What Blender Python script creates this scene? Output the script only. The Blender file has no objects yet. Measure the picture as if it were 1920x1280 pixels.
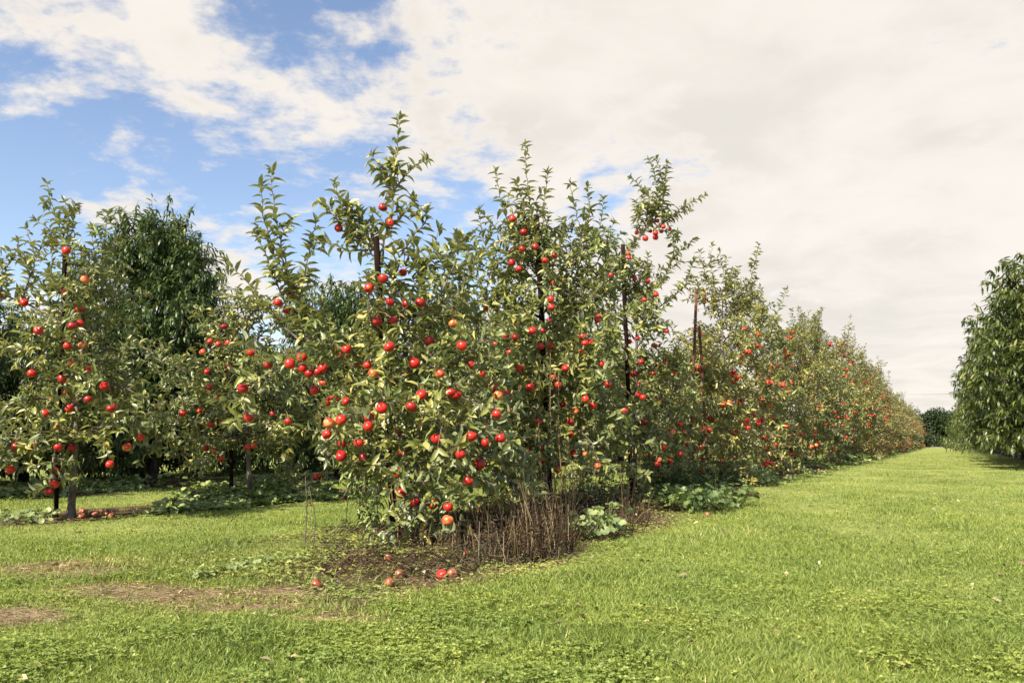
import bpy, math, random
import numpy as np
from mathutils import Vector

# ------------------------------------------------------------------ camera, sky, sun, exposure
scene = bpy.context.scene
FPX = 1493.0                      # focal length in pixels of the 1920 px wide photograph
CAM_H = 0.78
TILT = math.atan(188.0 / FPX)
cam_data = bpy.data.cameras.new("camera")
cam_data.sensor_width = 36.0
cam_data.lens = FPX / 1920 * 36.0
cam_data.clip_start = 0.05
cam_data.clip_end = 6000
cam = bpy.data.objects.new("camera", cam_data)
scene.collection.objects.link(cam)
cam.location = (0, 0, CAM_H)
cam.rotation_euler = (math.pi / 2 + TILT, 0, 0)
scene.camera = cam

SUN_EL = math.radians(43)
SUN_AZ = math.radians(36)         # sun stands behind the camera, to its left
SUNV = Vector((-math.sin(SUN_AZ) * math.cos(SUN_EL), -math.cos(SUN_AZ) * math.cos(SUN_EL), math.sin(SUN_EL)))
sun_data = bpy.data.lights.new("sun", 'SUN')
sun_data.energy = 5.0
sun_data.angle = math.radians(0.6)
sun_data.color = (1.0, 0.92, 0.77)
sun = bpy.data.objects.new("sun", sun_data)
scene.collection.objects.link(sun)
sun.rotation_euler = SUNV.to_track_quat('Z', 'Y').to_euler()
sun.location = (0, 0, 30)
scene.view_settings.view_transform = 'Standard'
scene.view_settings.look = 'None'
scene.view_settings.gamma = 1
scene.view_settings.exposure = 1.22
scene.cycles.max_bounces = 6
scene.cycles.diffuse_bounces = 3
scene.cycles.transparent_max_bounces = 4


def ray(px, py):
    """direction through a pixel of the 1920x1280 photograph"""
    a, b = (px - 960) / FPX, (640 - py) / FPX
    ct, st = math.cos(TILT), math.sin(TILT)
    return np.array([a, ct - b * st, st + b * ct])


def at(px, py, depth):
    r = ray(px, py)
    return r * (depth / r[1]) + np.array([0, 0, CAM_H])


def gpt(px, py):
    r = ray(px, py)
    s = CAM_H / -r[2]
    return r[0] * s, r[1] * s


# nodes helper ------------------------------------------------------
class NT:
    def __init__(self, nt):
        self.nt = nt
        self.n = nt.nodes
        self.l = nt.links

    def node(self, t, **kw):
        n = self.n.new(t)
        for k, v in kw.items():
            setattr(n, k, v)
        return n

    def put(self, sock, v):
        if hasattr(v, 'default_value') or isinstance(v, bpy.types.NodeSocket):
            self.l.new(v, sock)
        else:
            sock.default_value = v

    def math(self, op, a, b=0.0, c=None, clamp=False):
        n = self.node('ShaderNodeMath', operation=op, use_clamp=clamp)
        self.put(n.inputs[0], a)
        self.put(n.inputs[1], b)
        if c is not None:
            self.put(n.inputs[2], c)
        return n.outputs[0]

    def vmath(self, op, a, b=None, out=0, scale=None):
        n = self.node('ShaderNodeVectorMath', operation=op)
        self.put(n.inputs[0], a)
        if b is not None:
            self.put(n.inputs[1], b)
        if scale is not None:
            n.inputs['Scale'].default_value = scale
        return n.outputs[out]

    def smooth(self, v, lo, hi, a=0.0, b=1.0):
        n = self.node('ShaderNodeMapRange', interpolation_type='SMOOTHSTEP')
        self.put(n.inputs[0], v)
        n.inputs[1].default_value = lo
        n.inputs[2].default_value = hi
        n.inputs[3].default_value = a
        n.inputs[4].default_value = b
        return n.outputs[0]

    def noise(self, vec, scale, detail=4, rough=0.5, dist=0.0, lac=2.0):
        n = self.node('ShaderNodeTexNoise')
        if vec is not None:
            self.put(n.inputs['Vector'], vec)
        n.inputs['Scale'].default_value = scale
        n.inputs['Detail'].default_value = detail
        n.inputs['Roughness'].default_value = rough
        n.inputs['Distortion'].default_value = dist
        n.inputs['Lacunarity'].default_value = lac
        return n.outputs[0]

    def mix(self, fac, a, b, blend='MIX'):
        n = self.node('ShaderNodeMix', data_type='RGBA', blend_type=blend)
        self.put(n.inputs[0], fac)
        self.put(n.inputs[6], a if not isinstance(a, tuple) else (*a, 1))
        self.put(n.inputs[7], b if not isinstance(b, tuple) else (*b, 1))
        return n.outputs[2]

    def ramp(self, fac, stops):
        n = self.node('ShaderNodeValToRGB')
        e = n.color_ramp.elements
        while len(e) < len(stops):
            e.new(0.5)
        for el, (p, c) in zip(e, stops):
            el.position = p
            el.color = (*c, 1)
        self.put(n.inputs[0], fac)
        return n.outputs[0]


world = bpy.data.worlds.new("World")
scene.world = world
world.use_nodes = True
W = NT(world.node_tree)
W.n.clear()
sky = W.node('ShaderNodeTexSky', sky_type='NISHITA')
sky.sun_disc = False
sky.sun_elevation = SUN_EL
sky.sun_rotation = math.atan2(SUNV.x, SUNV.y)
sky.air_density = 1.0
sky.dust_density = 0.6
sky.ozone_density = 1.5
SKY_S = 0.072
tc = W.node('ShaderNodeTexCoord')
dvec = W.vmath('NORMALIZE', tc.outputs['Generated'])
sep = W.node('ShaderNodeSeparateXYZ')
W.l.new(dvec, sep.inputs[0])
zz = W.math('ADD', W.math('MAXIMUM', sep.outputs[2], 0.0), 0.16)
comb = W.node('ShaderNodeCombineXYZ')
W.l.new(W.math('DIVIDE', sep.outputs[0], zz), comb.inputs[0])
W.l.new(W.math('DIVIDE', sep.outputs[1], zz), comb.inputs[1])
cp = comb.outputs[0]
warp = W.node('ShaderNodeTexNoise')
W.l.new(cp, warp.inputs['Vector'])
warp.inputs['Scale'].default_value = 1.3
warp.inputs['Detail'].default_value = 3
wv = W.vmath('SCALE', W.vmath('SUBTRACT', warp.outputs['Color'], (0.5, 0.5, 0.5)), scale=0.55)
cpw = W.vmath('ADD', cp, wv)
n1 = W.noise(cpw, 4.0, 9, 0.60)
n2 = W.noise(W.vmath('ADD', cp, (7.3, 1.1, 0)), 12.0, 7, 0.62)
dens = W.math('MULTIPLY_ADD', W.math('ADD', W.math('MULTIPLY', n1, 0.62), W.math('MULTIPLY', n2, 0.38)), 2.75, -0.865)
# where the cloud deck is thick and where it opens to blue (directions on the sky)
CLOUDS = [
    (60, 250, 300, -0.32), (-150, 290, 330, -0.25), (230, 285, 150, -0.10), (330, 270, 170, -0.18), (60, 480, 160, -0.12),
    (500, 20, 130, -0.16), (660, 60, 130, -0.18), (10, 40, 200, 0.22), (470, 190, 90, -0.12), (440, 400, 170, -0.12), (600, 400, 150, -0.07), (560, 480, 110, -0.08),
    (610, 620, 120, -0.05), (730, 90, 60, -0.08), (420, 330, 90, -0.06), (640, 130, 80, -0.05),
    (130, 60, 260, 0.17), (330, 110, 150, 0.14), (330, 180, 160, 0.07), (40, 130, 120, 0.08), (190, 360, 110, 0.20), (300, 380, 90, 0.12),
    (430, 500, 100, 0.32), (240, 350, 120, 0.15), (20, 600, 110, 0.15), (640, 520, 55, 0.15), (640, 170, 130, 0.10), (560, 250, 120, 0.08),
    (830, 350, 120, 0.14), (800, 40, 120, 0.08), (900, 200, 260, 0.14), (1250, 50, 520, 0.20), (1750, 250, 800, 0.34),
    (1500, 650, 700, 0.26), (1150, 330, 110, -0.38), (1270, 310, 80, -0.28), (1375, 350, 90, -0.36), (1120, 440, 110, -0.38), (850, 470, 150, -0.4), (880, 290, 90, -0.25), (650, 400, 260, -0.15),
    (900, 480, 100, -0.05),
]
bias = None
for (px, py, r, amp) in CLOUDS:
    c = ray(px, py)
    c = c / np.linalg.norm(c)
    dt = W.vmath('DOT_PRODUCT', dvec, tuple(c), out=1)
    term = W.smooth(dt, math.cos(r / FPX), math.cos(0.12 * r / FPX), 0.0, amp)
    bias = term if bias is None else W.math('ADD', bias, term)
behind = W.smooth(sep.outputs[1], -0.25, 0.4, -0.35, 0.0)  # cloud thinned in the unseen sky behind the camera, to lower ambient light
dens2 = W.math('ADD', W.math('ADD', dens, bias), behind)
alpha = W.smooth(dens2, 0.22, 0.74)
thick = W.smooth(dens2, 0.55, 1.0)
shade_n = W.noise(W.vmath('ADD', cpw, (3.1, 5.2, 0)), 0.9, 5, 0.5)
shade_f = W.noise(W.vmath('ADD', cpw, (1.1, 9.2, 0)), 3.0, 6, 0.55)
k = 1.0 / SKY_S
lit = (0.425 * k, 0.396 * k, 0.362 * k)
dull = (0.350 * k, 0.330 * k, 0.298 * k)
sh = W.smooth(W.math('ADD', W.math('MULTIPLY', shade_n, 0.5), W.math('MULTIPLY', shade_f, 0.5)), 0.40, 0.62)
ccol = W.mix(W.math('MULTIPLY', sh, W.math('MULTIPLY_ADD', thick, 0.65, 0.22)), lit, dull)
skyc = W.mix(1.0, sky.outputs[0], (1.35, 1.25, 1.22), 'MULTIPLY')
final = W.mix(W.math('MULTIPLY', alpha, 0.97), skyc, ccol)
bg = W.node('ShaderNodeBackground')
W.l.new(final, bg.inputs[0])
bg.inputs[1].default_value = SKY_S
wo = W.node('ShaderNodeOutputWorld')
W.l.new(bg.outputs[0], wo.inputs[0])

# ------------------------------------------------------------------ row geometry
RA = math.atan2(1775 - 960, FPX)             # direction in which all the orchard rows run
RS, RC = math.sin(RA), math.cos(RA)


def row(n, t):
    """n metres to the right of the camera, t metres along the rows"""
    return (RC * n + RS * t, -RS * n + RC * t)


def row_depth(n, d):
    t = (d + RS * n) / RC
    return row(n, t)


def to_nt(x, y):
    return RC * x - RS * y, RS * x + RC * y


def gz(x, y):
    """gentle unevenness of the orchard floor"""
    x = np.asarray(x, float)
    y = np.asarray(y, float)
    r = np.hypot(x, y)
    f = np.clip((r - 0.5) / 3, 0, 1)
    z = 0.018 * np.sin(1.7 * x + 0.6 * y + 1) * np.sin(1.1 * y - 0.5 * x) + 0.012 * np.sin(3.9 * x - 1.3 * y) * np.sin(2.7 * y + 0.8 * x + 2)
    n, t = to_nt(x, y)
    z = z + 0.02 * np.exp(-((n + 3.9) / 1.2) ** 2) * np.clip(t - 2.5, 0, 1)
    return z * f


# ------------------------------------------------------------------ materials
MATS = {}


def material(name):
    m = bpy.data.materials.new(name)
    m.use_nodes = True
    T = NT(m.node_tree)
    T.n.clear()
    out = T.node('ShaderNodeOutputMaterial')
    MATS[name] = m
    return m, T, out


def leaf_mat(name, stops, under, trans=0.25, rough=0.42, tcol=(0.25, 0.32, 0.05), spec=0.5):
    m, T, out = material(name)
    at_ = T.node('ShaderNodeAttribute', attribute_name='rnd')
    geo = T.node('ShaderNodeNewGeometry')
    col = T.ramp(at_.outputs['Fac'], stops)
    pn = T.noise(geo.outputs['Position'], 1.6, 3)
    col = T.mix(T.smooth(pn, 0.35, 0.65), T.mix(1.0, col, (0.78, 0.84, 0.85), 'MULTIPLY'), T.mix(1.0, col, (1.18, 1.08, 0.95), 'MULTIPLY'))
    fine = T.noise(geo.outputs['Position'], 60, 2)
    col = T.mix(T.smooth(fine, 0.3, 0.7, 0.0, 0.35), col, T.mix(1.0, col, (0.6, 0.6, 0.55), 'MULTIPLY'))
    col = T.mix(geo.outputs['Backfacing'], col, under)
    p = T.node('ShaderNodeBsdfPrincipled')
    T.l.new(col, p.inputs['Base Color'])
    p.inputs['Roughness'].default_value = rough
    p.inputs['Specular IOR Level'].default_value = spec
    tr = T.node('ShaderNodeBsdfTranslucent')
    T.l.new(T.mix(0.6, T.mix(1.0, col, (1.6, 1.6, 0.9), 'MULTIPLY'), tcol), tr.inputs[0])
    mx = T.node('ShaderNodeMixShader')
    mx.inputs[0].default_value = trans
    T.l.new(p.outputs[0], mx.inputs[1])
    T.l.new(tr.outputs[0], mx.inputs[2])
    T.l.new(mx.outputs[0], out.inputs[0])
    return m


def bark_mat(name, c1, c2, scale=18, rough=0.85, spec=0.3):
    m, T, out = material(name)
    tcn = T.node('ShaderNodeTexCoord')
    mp = T.node('ShaderNodeMapping')
    mp.inputs['Scale'].default_value = (1, 1, 0.3)
    T.l.new(tcn.outputs['Object'], mp.inputs[0])
    nz = T.noise(mp.outputs[0], scale, 6, 0.65)
    nz2 = T.noise(tcn.outputs['Object'], 5, 3)
    col = T.mix(T.smooth(nz, 0.35, 0.65), c1, c2)
    col = T.mix(T.smooth(nz2, 0.45, 0.7, 0, 0.5), col, tuple(min(1, v * 1.7) for v in c2))
    p = T.node('ShaderNodeBsdfPrincipled')
    T.l.new(col, p.inputs['Base Color'])
    p.inputs['Roughness'].default_value = rough
    p.inputs['Specular IOR Level'].default_value = spec
    b = T.node('ShaderNodeBump')
    b.inputs['Strength'].default_value = 0.6
    b.inputs['Distance'].default_value = 0.01
    T.l.new(nz, b.inputs['Height'])
    T.l.new(b.outputs[0], p.inputs['Normal'])
    T.l.new(p.outputs[0], out.inputs[0])
    return m


def apple_mat(name, red, cheek, amt, dirty=0.0):
    m, T, out = material(name)
    tcn = T.node('ShaderNodeTexCoord')
    oi = T.node('ShaderNodeObjectInfo')
    off = T.vmath('SCALE', oi.outputs['Location'], scale=3.7)
    v = T.vmath('ADD', T.vmath('SCALE', tcn.outputs['Object'], scale=0.9), off)
    big = T.noise(v, 1.0, 2)
    sepn = T.node('ShaderNodeSeparateXYZ')
    T.l.new(tcn.outputs['Object'], sepn.inputs[0])
    streak = T.node('ShaderNodeMapping')
    streak.inputs['Scale'].default_value = (7, 7, 0.7)
    T.l.new(tcn.outputs['Object'], streak.inputs[0])
    st = T.noise(streak.outputs[0], 1.0, 3)
    fac = T.math('ADD', T.math('ADD', T.math('MULTIPLY', big, 0.8), T.math('MULTIPLY', st, 0.30)), T.math('MULTIPLY', sepn.outputs[2], -0.09))
    col = T.mix(T.smooth(fac, 0.68 - amt, 0.95 - amt), red, cheek)
    col = T.mix(T.math('MULTIPLY', T.math('POWER', oi.outputs['Random'], 2.4), 0.45), col, T.mix(1.0, col, (1.0, 1.9, 1.3), 'MULTIPLY'))
    if dirty:
        dn = T.noise(v, 2.5, 4)
        col = T.mix(T.smooth(dn, 0.5, 0.62, 0, dirty), col, (0.12, 0.06, 0.03))
    p = T.node('ShaderNodeBsdfPrincipled')
    T.l.new(col, p.inputs['Base Color'])
    p.inputs['Roughness'].default_value = 0.34
    p.inputs['Specular IOR Level'].default_value = 0.45
    T.l.new(p.outputs[0], out.inputs[0])
    return m


APPLE_LEAF = leaf_mat('apple_leaf', [(0.0, (0.04, 0.06, 0.016)), (0.45, (0.145, 0.175, 0.045)), (0.8, (0.30, 0.305, 0.09)), (0.95, (0.50, 0.42, 0.13)), (1.0, (0.56, 0.38, 0.14))],
                      (0.225, 0.25, 0.13), 0.16, 0.38, spec=0.48, tcol=(0.34, 0.33, 0.06))
MID_LEAF = leaf_mat('yellowing_apple_leaf', [(0.0, (0.05, 0.065, 0.016)), (0.4, (0.15, 0.165, 0.042)), (0.78, (0.34, 0.32, 0.09)), (0.95, (0.54, 0.42, 0.12)), (1.0, (0.55, 0.32, 0.10))],
                    (0.27, 0.26, 0.11), 0.16, 0.40, spec=0.4, tcol=(0.36, 0.33, 0.06))
PEACH_LEAF = leaf_mat('peach_leaf', [(0.0, (0.028, 0.05, 0.015)), (0.5, (0.072, 0.112, 0.032)), (0.9, (0.15, 0.19, 0.06)), (1.0, (0.22, 0.25, 0.10))],
                      (0.055, 0.095, 0.042), 0.15, 0.42, spec=0.35)
RIGHT_PEACH_LEAF = leaf_mat('pale_peach_leaf', [(0.0, (0.028, 0.048, 0.012)), (0.5, (0.075, 0.10, 0.025)), (0.9, (0.18, 0.20, 0.055)), (1.0, (0.34, 0.32, 0.10))],
                            (0.085, 0.115, 0.04), 0.18, 0.42, spec=0.4)
AUTUMN_LEAF = leaf_mat('turning_apple_leaf', [(0.0, (0.10, 0.105, 0.035)), (0.4, (0.20, 0.185, 0.06)), (0.75, (0.32, 0.23, 0.085)), (1.0, (0.45, 0.24, 0.10))],
                       (0.20, 0.20, 0.11), 0.25, 0.5)
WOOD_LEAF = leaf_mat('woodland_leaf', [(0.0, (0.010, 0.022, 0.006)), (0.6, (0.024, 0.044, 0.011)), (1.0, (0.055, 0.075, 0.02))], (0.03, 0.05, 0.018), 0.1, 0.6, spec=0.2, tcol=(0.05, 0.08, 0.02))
WEED_LEAF = leaf_mat('weed_leaf', [(0.0, (0.10, 0.155, 0.04)), (0.5, (0.22, 0.285, 0.085)), (1.0, (0.40, 0.44, 0.17))], (0.17, 0.22, 0.09), 0.25, 0.5)
HERB = leaf_mat('herb_leaf', [(0.0, (0.10, 0.13, 0.025)), (0.5, (0.22, 0.25, 0.06)), (1.0, (0.42, 0.42, 0.15))], (0.20, 0.22, 0.07), 0.25, 0.5, spec=.3)
DARK_WEED = leaf_mat('dark_weed_leaf', [(0.0, (0.045, 0.08, 0.025)), (0.5, (0.09, 0.14, 0.042)), (1.0, (0.20, 0.25, 0.085))], (0.11, 0.15, 0.06), 0.2, 0.5)
MALLOW_LEAF = leaf_mat('mallow_leaf', [(0.0, (0.13, 0.185, 0.07)), (0.5, (0.22, 0.28, 0.115)), (1.0, (0.33, 0.38, 0.17))], (0.22, 0.29, 0.18), 0.25, 0.55)
GRASS_LEAF = leaf_mat('grass_blade', [(0.0, (0.045, 0.07, 0.015)), (0.45, (0.145, 0.21, 0.036)), (0.85, (0.30, 0.345, 0.085)), (0.95, (0.50, 0.47, 0.22)), (1.0, (0.60, 0.51, 0.28))],
                      (0.215, 0.265, 0.06), 0.30, 0.55, tcol=(0.36, 0.44, 0.06), spec=0.3)
DRY = leaf_mat('dry_stalk', [(0.0, (0.018, 0.012, 0.006)), (0.6, (0.055, 0.036, 0.018)), (0.9, (0.17, 0.12, 0.06)), (1.0, (0.32, 0.26, 0.17))], (0.08, 0.055, 0.035), 0.05, 0.8, tcol=(0.2, 0.12, 0.05), spec=0.2)
STRAW = leaf_mat('straw', [(0.0, (0.14, 0.10, 0.05)), (0.6, (0.32, 0.25, 0.13)), (1.0, (0.48, 0.40, 0.24))], (0.25, 0.19, 0.1), 0.05, 0.8, tcol=(0.2, 0.12, 0.05), spec=0.2)
BARK = bark_mat('apple_bark', (0.055, 0.042, 0.033), (0.16, 0.13, 0.105))
DARKBARK = bark_mat('peach_bark', (0.02, 0.016, 0.014), (0.07, 0.055, 0.045))
POST = bark_mat('weathered_dark_post', (0.006, 0.004, 0.003), (0.016, 0.009, 0.007), 30, 1.0, 0.05)
POSTRED = bark_mat('red_brown_post', (0.05, 0.02, 0.012), (0.12, 0.05, 0.03), 30)
TIE = bark_mat('tree_tie', (0.03, 0.03, 0.03), (0.08, 0.07, 0.06), 30)
STEM = bark_mat('green_stem', (0.10, 0.13, 0.05), (0.2, 0.22, 0.1), 30)
A_RED = apple_mat('red_apple_skin', (0.46, 0.018, 0.013), (0.58, 0.11, 0.03), 0.08)
A_BLUSH = apple_mat('blushed_apple_skin', (0.50, 0.035, 0.016), (0.60, 0.26, 0.08), 0.22)
A_DEEP = apple_mat('deep_red_apple_skin', (0.30, 0.010, 0.010), (0.46, 0.05, 0.02), 0.05)
A_FAR = apple_mat('far_apple_skin', (0.34, 0.03, 0.015), (0.42, 0.10, 0.035), 0.15)
A_OLD = apple_mat('fallen_apple_skin', (0.25, 0.04, 0.022), (0.36, 0.15, 0.07), 0.22, dirty=0.95)

# ground: green turf, bare earth and straw by place
m, T, out = material('turf_and_soil')
tcn = T.node('ShaderNodeTexCoord')
pos = tcn.outputs['Object']
soil = T.node('ShaderNodeAttribute', attribute_name='soil')
tan_ = T.node('ShaderNodeAttribute', attribute_name='tan')
na = T.noise(pos, 0.35, 6, 0.6)
nb = T.noise(pos, 9, 6, 0.7)
nc = T.noise(pos, 60, 4, 0.7)
nd = T.noise(pos, 1.7, 5, 0.6)
g = T.mix(T.smooth(na, 0.35, 0.65), (0.155, 0.185, 0.045), (0.24, 0.265, 0.075))
g = T.mix(T.smooth(nd, 0.45, 0.7, 0, 0.6), g, (0.34, 0.35, 0.10))
g = T.mix(T.smooth(nb, 0.45, 0.75, 0, 0.7), g, (0.085, 0.13, 0.022))
g = T.mix(T.smooth(nc, 0.5, 0.75, 0, 0.6), g, (0.40, 0.41, 0.14))
s = T.mix(T.smooth(nb, 0.35, 0.65), (0.045, 0.028, 0.017), (0.15, 0.095, 0.055))
s = T.mix(T.smooth(nc, 0.5, 0.7, 0, 0.6), s, (0.30, 0.22, 0.13))
tn = T.mix(T.smooth(nc, 0.35, 0.65), (0.15, 0.10, 0.058), (0.32, 0.235, 0.14))
sf = T.smooth(T.math('ADD', soil.outputs['Fac'], T.math('MULTIPLY', T.math('SUBTRACT', nb, 0.5), 0.8)), 0.35, 0.65)
tf = T.smooth(T.math('ADD', tan_.outputs['Fac'], T.math('MULTIPLY', T.math('SUBTRACT', nb, 0.5), 0.9)), 0.3, 0.7)
c = T.mix(sf, g, s)
c = T.mix(tf, c, tn)
p = T.node('ShaderNodeBsdfPrincipled')
T.l.new(c, p.inputs['Base Color'])
p.inputs['Roughness'].default_value = 0.95
p.inputs['Specular IOR Level'].default_value = 0.15
b = T.node('ShaderNodeBump')
b.inputs['Strength'].default_value = 0.9
b.inputs['Distance'].default_value = 0.04
T.l.new(T.math('ADD', nb, T.math('MULTIPLY', nc, 0.5)), b.inputs['Height'])
T.l.new(b.outputs[0], p.inputs['Normal'])
T.l.new(p.outputs[0], out.inputs[0])
GROUND = m
m, T, out = material('pale_gravel')
tcn = T.node('ShaderNodeTexCoord')
c = T.mix(T.noise(tcn.outputs['Object'], 3, 6), (0.35, 0.33, 0.29), (0.6, 0.57, 0.5))
p = T.node('ShaderNodeBsdfPrincipled')
T.l.new(c, p.inputs['Base Color'])
p.inputs['Roughness'].default_value = 0.9
T.l.new(p.outputs[0], out.inputs[0])
GRAVEL = m


# ------------------------------------------------------------------ mesh helpers
def link(o, parent=None):
    scene.collection.objects.link(o)
    if parent:
        o.parent = parent
    return o


def mesh_np(name, V, faces, mat, rnd=None, smooth=True, extra=None):
    """V (n,3); faces: list of int arrays (m,3) or (m,4); returns mesh"""
    me = bpy.data.meshes.new(name)
    V = np.ascontiguousarray(V, dtype=np.float32)
    me.vertices.add(len(V))
    me.vertices.foreach_set('co', V.ravel())
    li, ls, s0 = [], [], 0
    for F in faces:
        F = np.asarray(F, dtype=np.int32)
        if len(F) == 0:
            continue
        k = F.shape[1]
        li.append(F.ravel())
        ls.append(s0 + np.arange(len(F), dtype=np.int32) * k)
        s0 += F.size
    li = np.concatenate(li)
    ls = np.concatenate(ls)
    me.loops.add(len(li))
    me.loops.foreach_set('vertex_index', li)
    me.polygons.add(len(ls))
    me.polygons.foreach_set('loop_start', ls)
    me.polygons.foreach_set('use_smooth', np.full(len(ls), smooth))
    me.update(calc_edges=True)
    if rnd is not None:
        a = me.attributes.new('rnd', 'FLOAT', 'POINT')
        a.data.foreach_set('value', np.ascontiguousarray(rnd, dtype=np.float32))
    for k, v in (extra or {}).items():
        a = me.attributes.new(k, 'FLOAT', 'POINT')
        a.data.foreach_set('value', np.ascontiguousarray(v, dtype=np.float32))
    me.materials.append(mat)
    return me


def obj(name, me, parent=None, loc=None):
    o = bpy.data.objects.new(name, me)
    link(o, parent)
    if loc is not None:
        o.location = loc
    return o


def tag(o, label=None, cat=None, group=None, kind=None):
    if label:
        o['label'] = label
    if cat:
        o['category'] = cat
    if group:
        o['group'] = group
    if kind:
        o['kind'] = kind
    return o


def empty(name, loc, rz=0):
    o = bpy.data.objects.new(name, None)
    o.empty_display_size = 0.2
    link(o)
    o.location = loc
    o.rotation_euler = (0, 0, rz)
    return o


def norm(a):
    return a / (np.linalg.norm(a, axis=-1, keepdims=True) + 1e-9)


def tubes(lines, sides=6):
    """lines: list of (pts (n,3), radii (n,)) -> V, quads, caps as tris"""
    Vs, Q, Tt, off = [], [], [], 0
    ang = np.arange(sides) * 2 * math.pi / sides
    for pts, rad in lines:
        pts = np.asarray(pts, float)
        rad = np.asarray(rad, float)
        n = len(pts)
        tg = norm(np.gradient(pts, axis=0))
        ref = np.array([1.0, 0, 0]) if abs(tg[0][0]) < 0.8 else np.array([0, 1.0, 0])
        A = norm(np.cross(tg, ref))
        B = np.cross(tg, A)
        ring = pts[:, None, :] + rad[:, None, None] * (A[:, None, :] * np.cos(ang)[None, :, None] + B[:, None, :] * np.sin(ang)[None, :, None])
        Vs.append(ring.reshape(-1, 3))
        i = np.arange(n - 1)[:, None] * sides
        j = np.arange(sides)[None, :]
        j2 = (j + 1) % sides
        q = np.stack([i + j, i + j2, i + sides + j2, i + sides + j], -1).reshape(-1, 4) + off
        Q.append(q)
        Vs.append(np.array([pts[-1] + tg[-1] * rad[-1] * 0.4]))
        tipi = off + n * sides
        base = off + (n - 1) * sides
        Tt.append(np.array([[base + a, base + (a + 1) % sides, tipi] for a in range(sides)]))
        off += n * sides + 1
    return np.concatenate(Vs), np.concatenate(Q), np.concatenate(Tt)


# leaf templates: (u along, v across, w up)
LEAF_HI = (np.array([[0, 0, 0], [.30, -.42, .17], [.30, 0, 0], [.30, .42, .17], [.66, -.40, .15], [.66, 0, 0], [.66, .40, .15], [1, 0, .03]]),
           [np.array([[0, 1, 2], [0, 2, 3], [5, 4, 7], [6, 5, 7]]), np.array([[2, 1, 4, 5], [3, 2, 5, 6]])])
LEAF_LO = (np.array([[0, 0, 0], [.5, -.45, .10], [1, 0, 0], [.5, .45, .10]]), [np.array([[0, 1, 2], [0, 2, 3]])])
LEAF_NARROW = (np.array([[0, 0, 0], [.35, -.5, .1], [.35, .5, .1], [.75, -.36, .08], [.75, .36, .08], [1, 0, 0]]),
               [np.array([[0, 1, 2], [4, 3, 5]]), np.array([[2, 1, 3, 4]])])
_a = np.linspace(0.35, 2 * math.pi - 0.35, 9)
_lob = 0.5 * (1 + 0.10 * np.cos(5 * _a))
LEAF_ROUND = (np.concatenate([[[0.30, 0, -.05]], np.stack([0.42 - _lob * np.cos(_a), _lob * np.sin(_a), 0.06 + 0.05 * np.cos(3 * _a)], 1)]),
              [np.array([[0, i + 2, i + 1] for i in range(8)])])


def leaves(P, D, N, L, Wd, template, rng, curl=0.25, rnd=None):
    """many leaves at once; D direction, N approximate upper side"""
    tv, tf = template
    n = len(P)
    D = norm(D)
    S = norm(np.cross(N, D))
    U = np.cross(D, S)
    c = curl * (0.4 + 1.2 * rng.random(n))
    u = tv[:, 0][None, :]
    v = tv[:, 1][None, :]
    w = tv[:, 2][None, :] * Wd[:, None] * 2.0 - c[:, None] * u ** 2 * L[:, None]
    V = (P[:, None, :] + D[:, None, :] * (u * L[:, None])[..., None] + S[:, None, :] * (v * Wd[:, None])[..., None] + U[:, None, :] * w[..., None])
    k = len(tv)
    offs = (np.arange(n) * k)[:, None, None]
    faces = [(f[None] + offs).reshape(-1, f.shape[1]) for f in tf]
    r = rng.random(n) if rnd is None else rnd
    return V.reshape(-1, 3), faces, np.repeat(r, k)


class Soup:
    def __init__(self):
        self.V, self.F3, self.F4, self.R, self.n = [], [], [], [], 0

    def add(self, V, faces, r):
        for f in faces:
            (self.F3 if f.shape[1] == 3 else self.F4).append(f + self.n)
        self.V.append(V)
        self.R.append(r)
        self.n += len(V)

    def tube(self, lines, sides, rng, lo=0.0, hi=1.0):
        V, Q, Tt = tubes(lines, sides)
        per = []
        for pts, _ in lines:
            per.append(np.full(len(pts) * sides + 1, lo + (hi - lo) * rng.random()))
        self.add(V, [Q, Tt], np.concatenate(per))

    def mesh(self, name, mat):
        faces = []
        if self.F3:
            faces.append(np.concatenate(self.F3))
        if self.F4:
            faces.append(np.concatenate(self.F4))
        return mesh_np(name, np.concatenate(self.V), faces, mat, np.concatenate(self.R))


def apple_mesh(name, mat, stem=True, seed=0):
    rg = np.random.default_rng(seed)
    nu, nv = 16, 11
    th = np.linspace(0, math.pi, nv)
    V, F3, F4 = [], [], []
    # profile of an apple: broad shoulders, dimple at the stalk and a smaller one at the eye
    for i, t_ in enumerate(th):
        r = math.sin(t_) ** 0.85
        z = math.cos(t_) * 0.92
        if t_ < 0.55:
            z -= 0.30 * (1 - t_ / 0.55) ** 1.6
        if t_ > 2.7:
            z += 0.18 * ((t_ - 2.7) / 0.44) ** 1.5
        r *= 1.0 - 0.08 * (t_ / math.pi)
        for j in range(nu):
            a = 2 * math.pi * j / nu
            q = 1 + 0.04 * math.cos(5 * a + seed) * (t_ / math.pi) + 0.045 * math.sin(a * 2 + seed * 2)
            V.append((r * q * math.cos(a), r * q * math.sin(a), z * (1 + 0.10 * math.sin(a + seed))))
    for i in range(nv - 1):
        for j in range(nu):
            F4.append((i * nu + j, (i + 1) * nu + j, (i + 1) * nu + (j + 1) % nu, i * nu + (j + 1) % nu))
    V = np.array(V)
    me = mesh_np(name, V, [np.array(F4)], mat)
    return me


APPLES = [apple_mesh('apple', A_RED, seed=1), apple_mesh('apple', A_BLUSH, seed=2), apple_mesh('apple', A_RED, seed=3), apple_mesh('apple', A_DEEP, seed=4)]
APPLE_LOW = None


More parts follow.
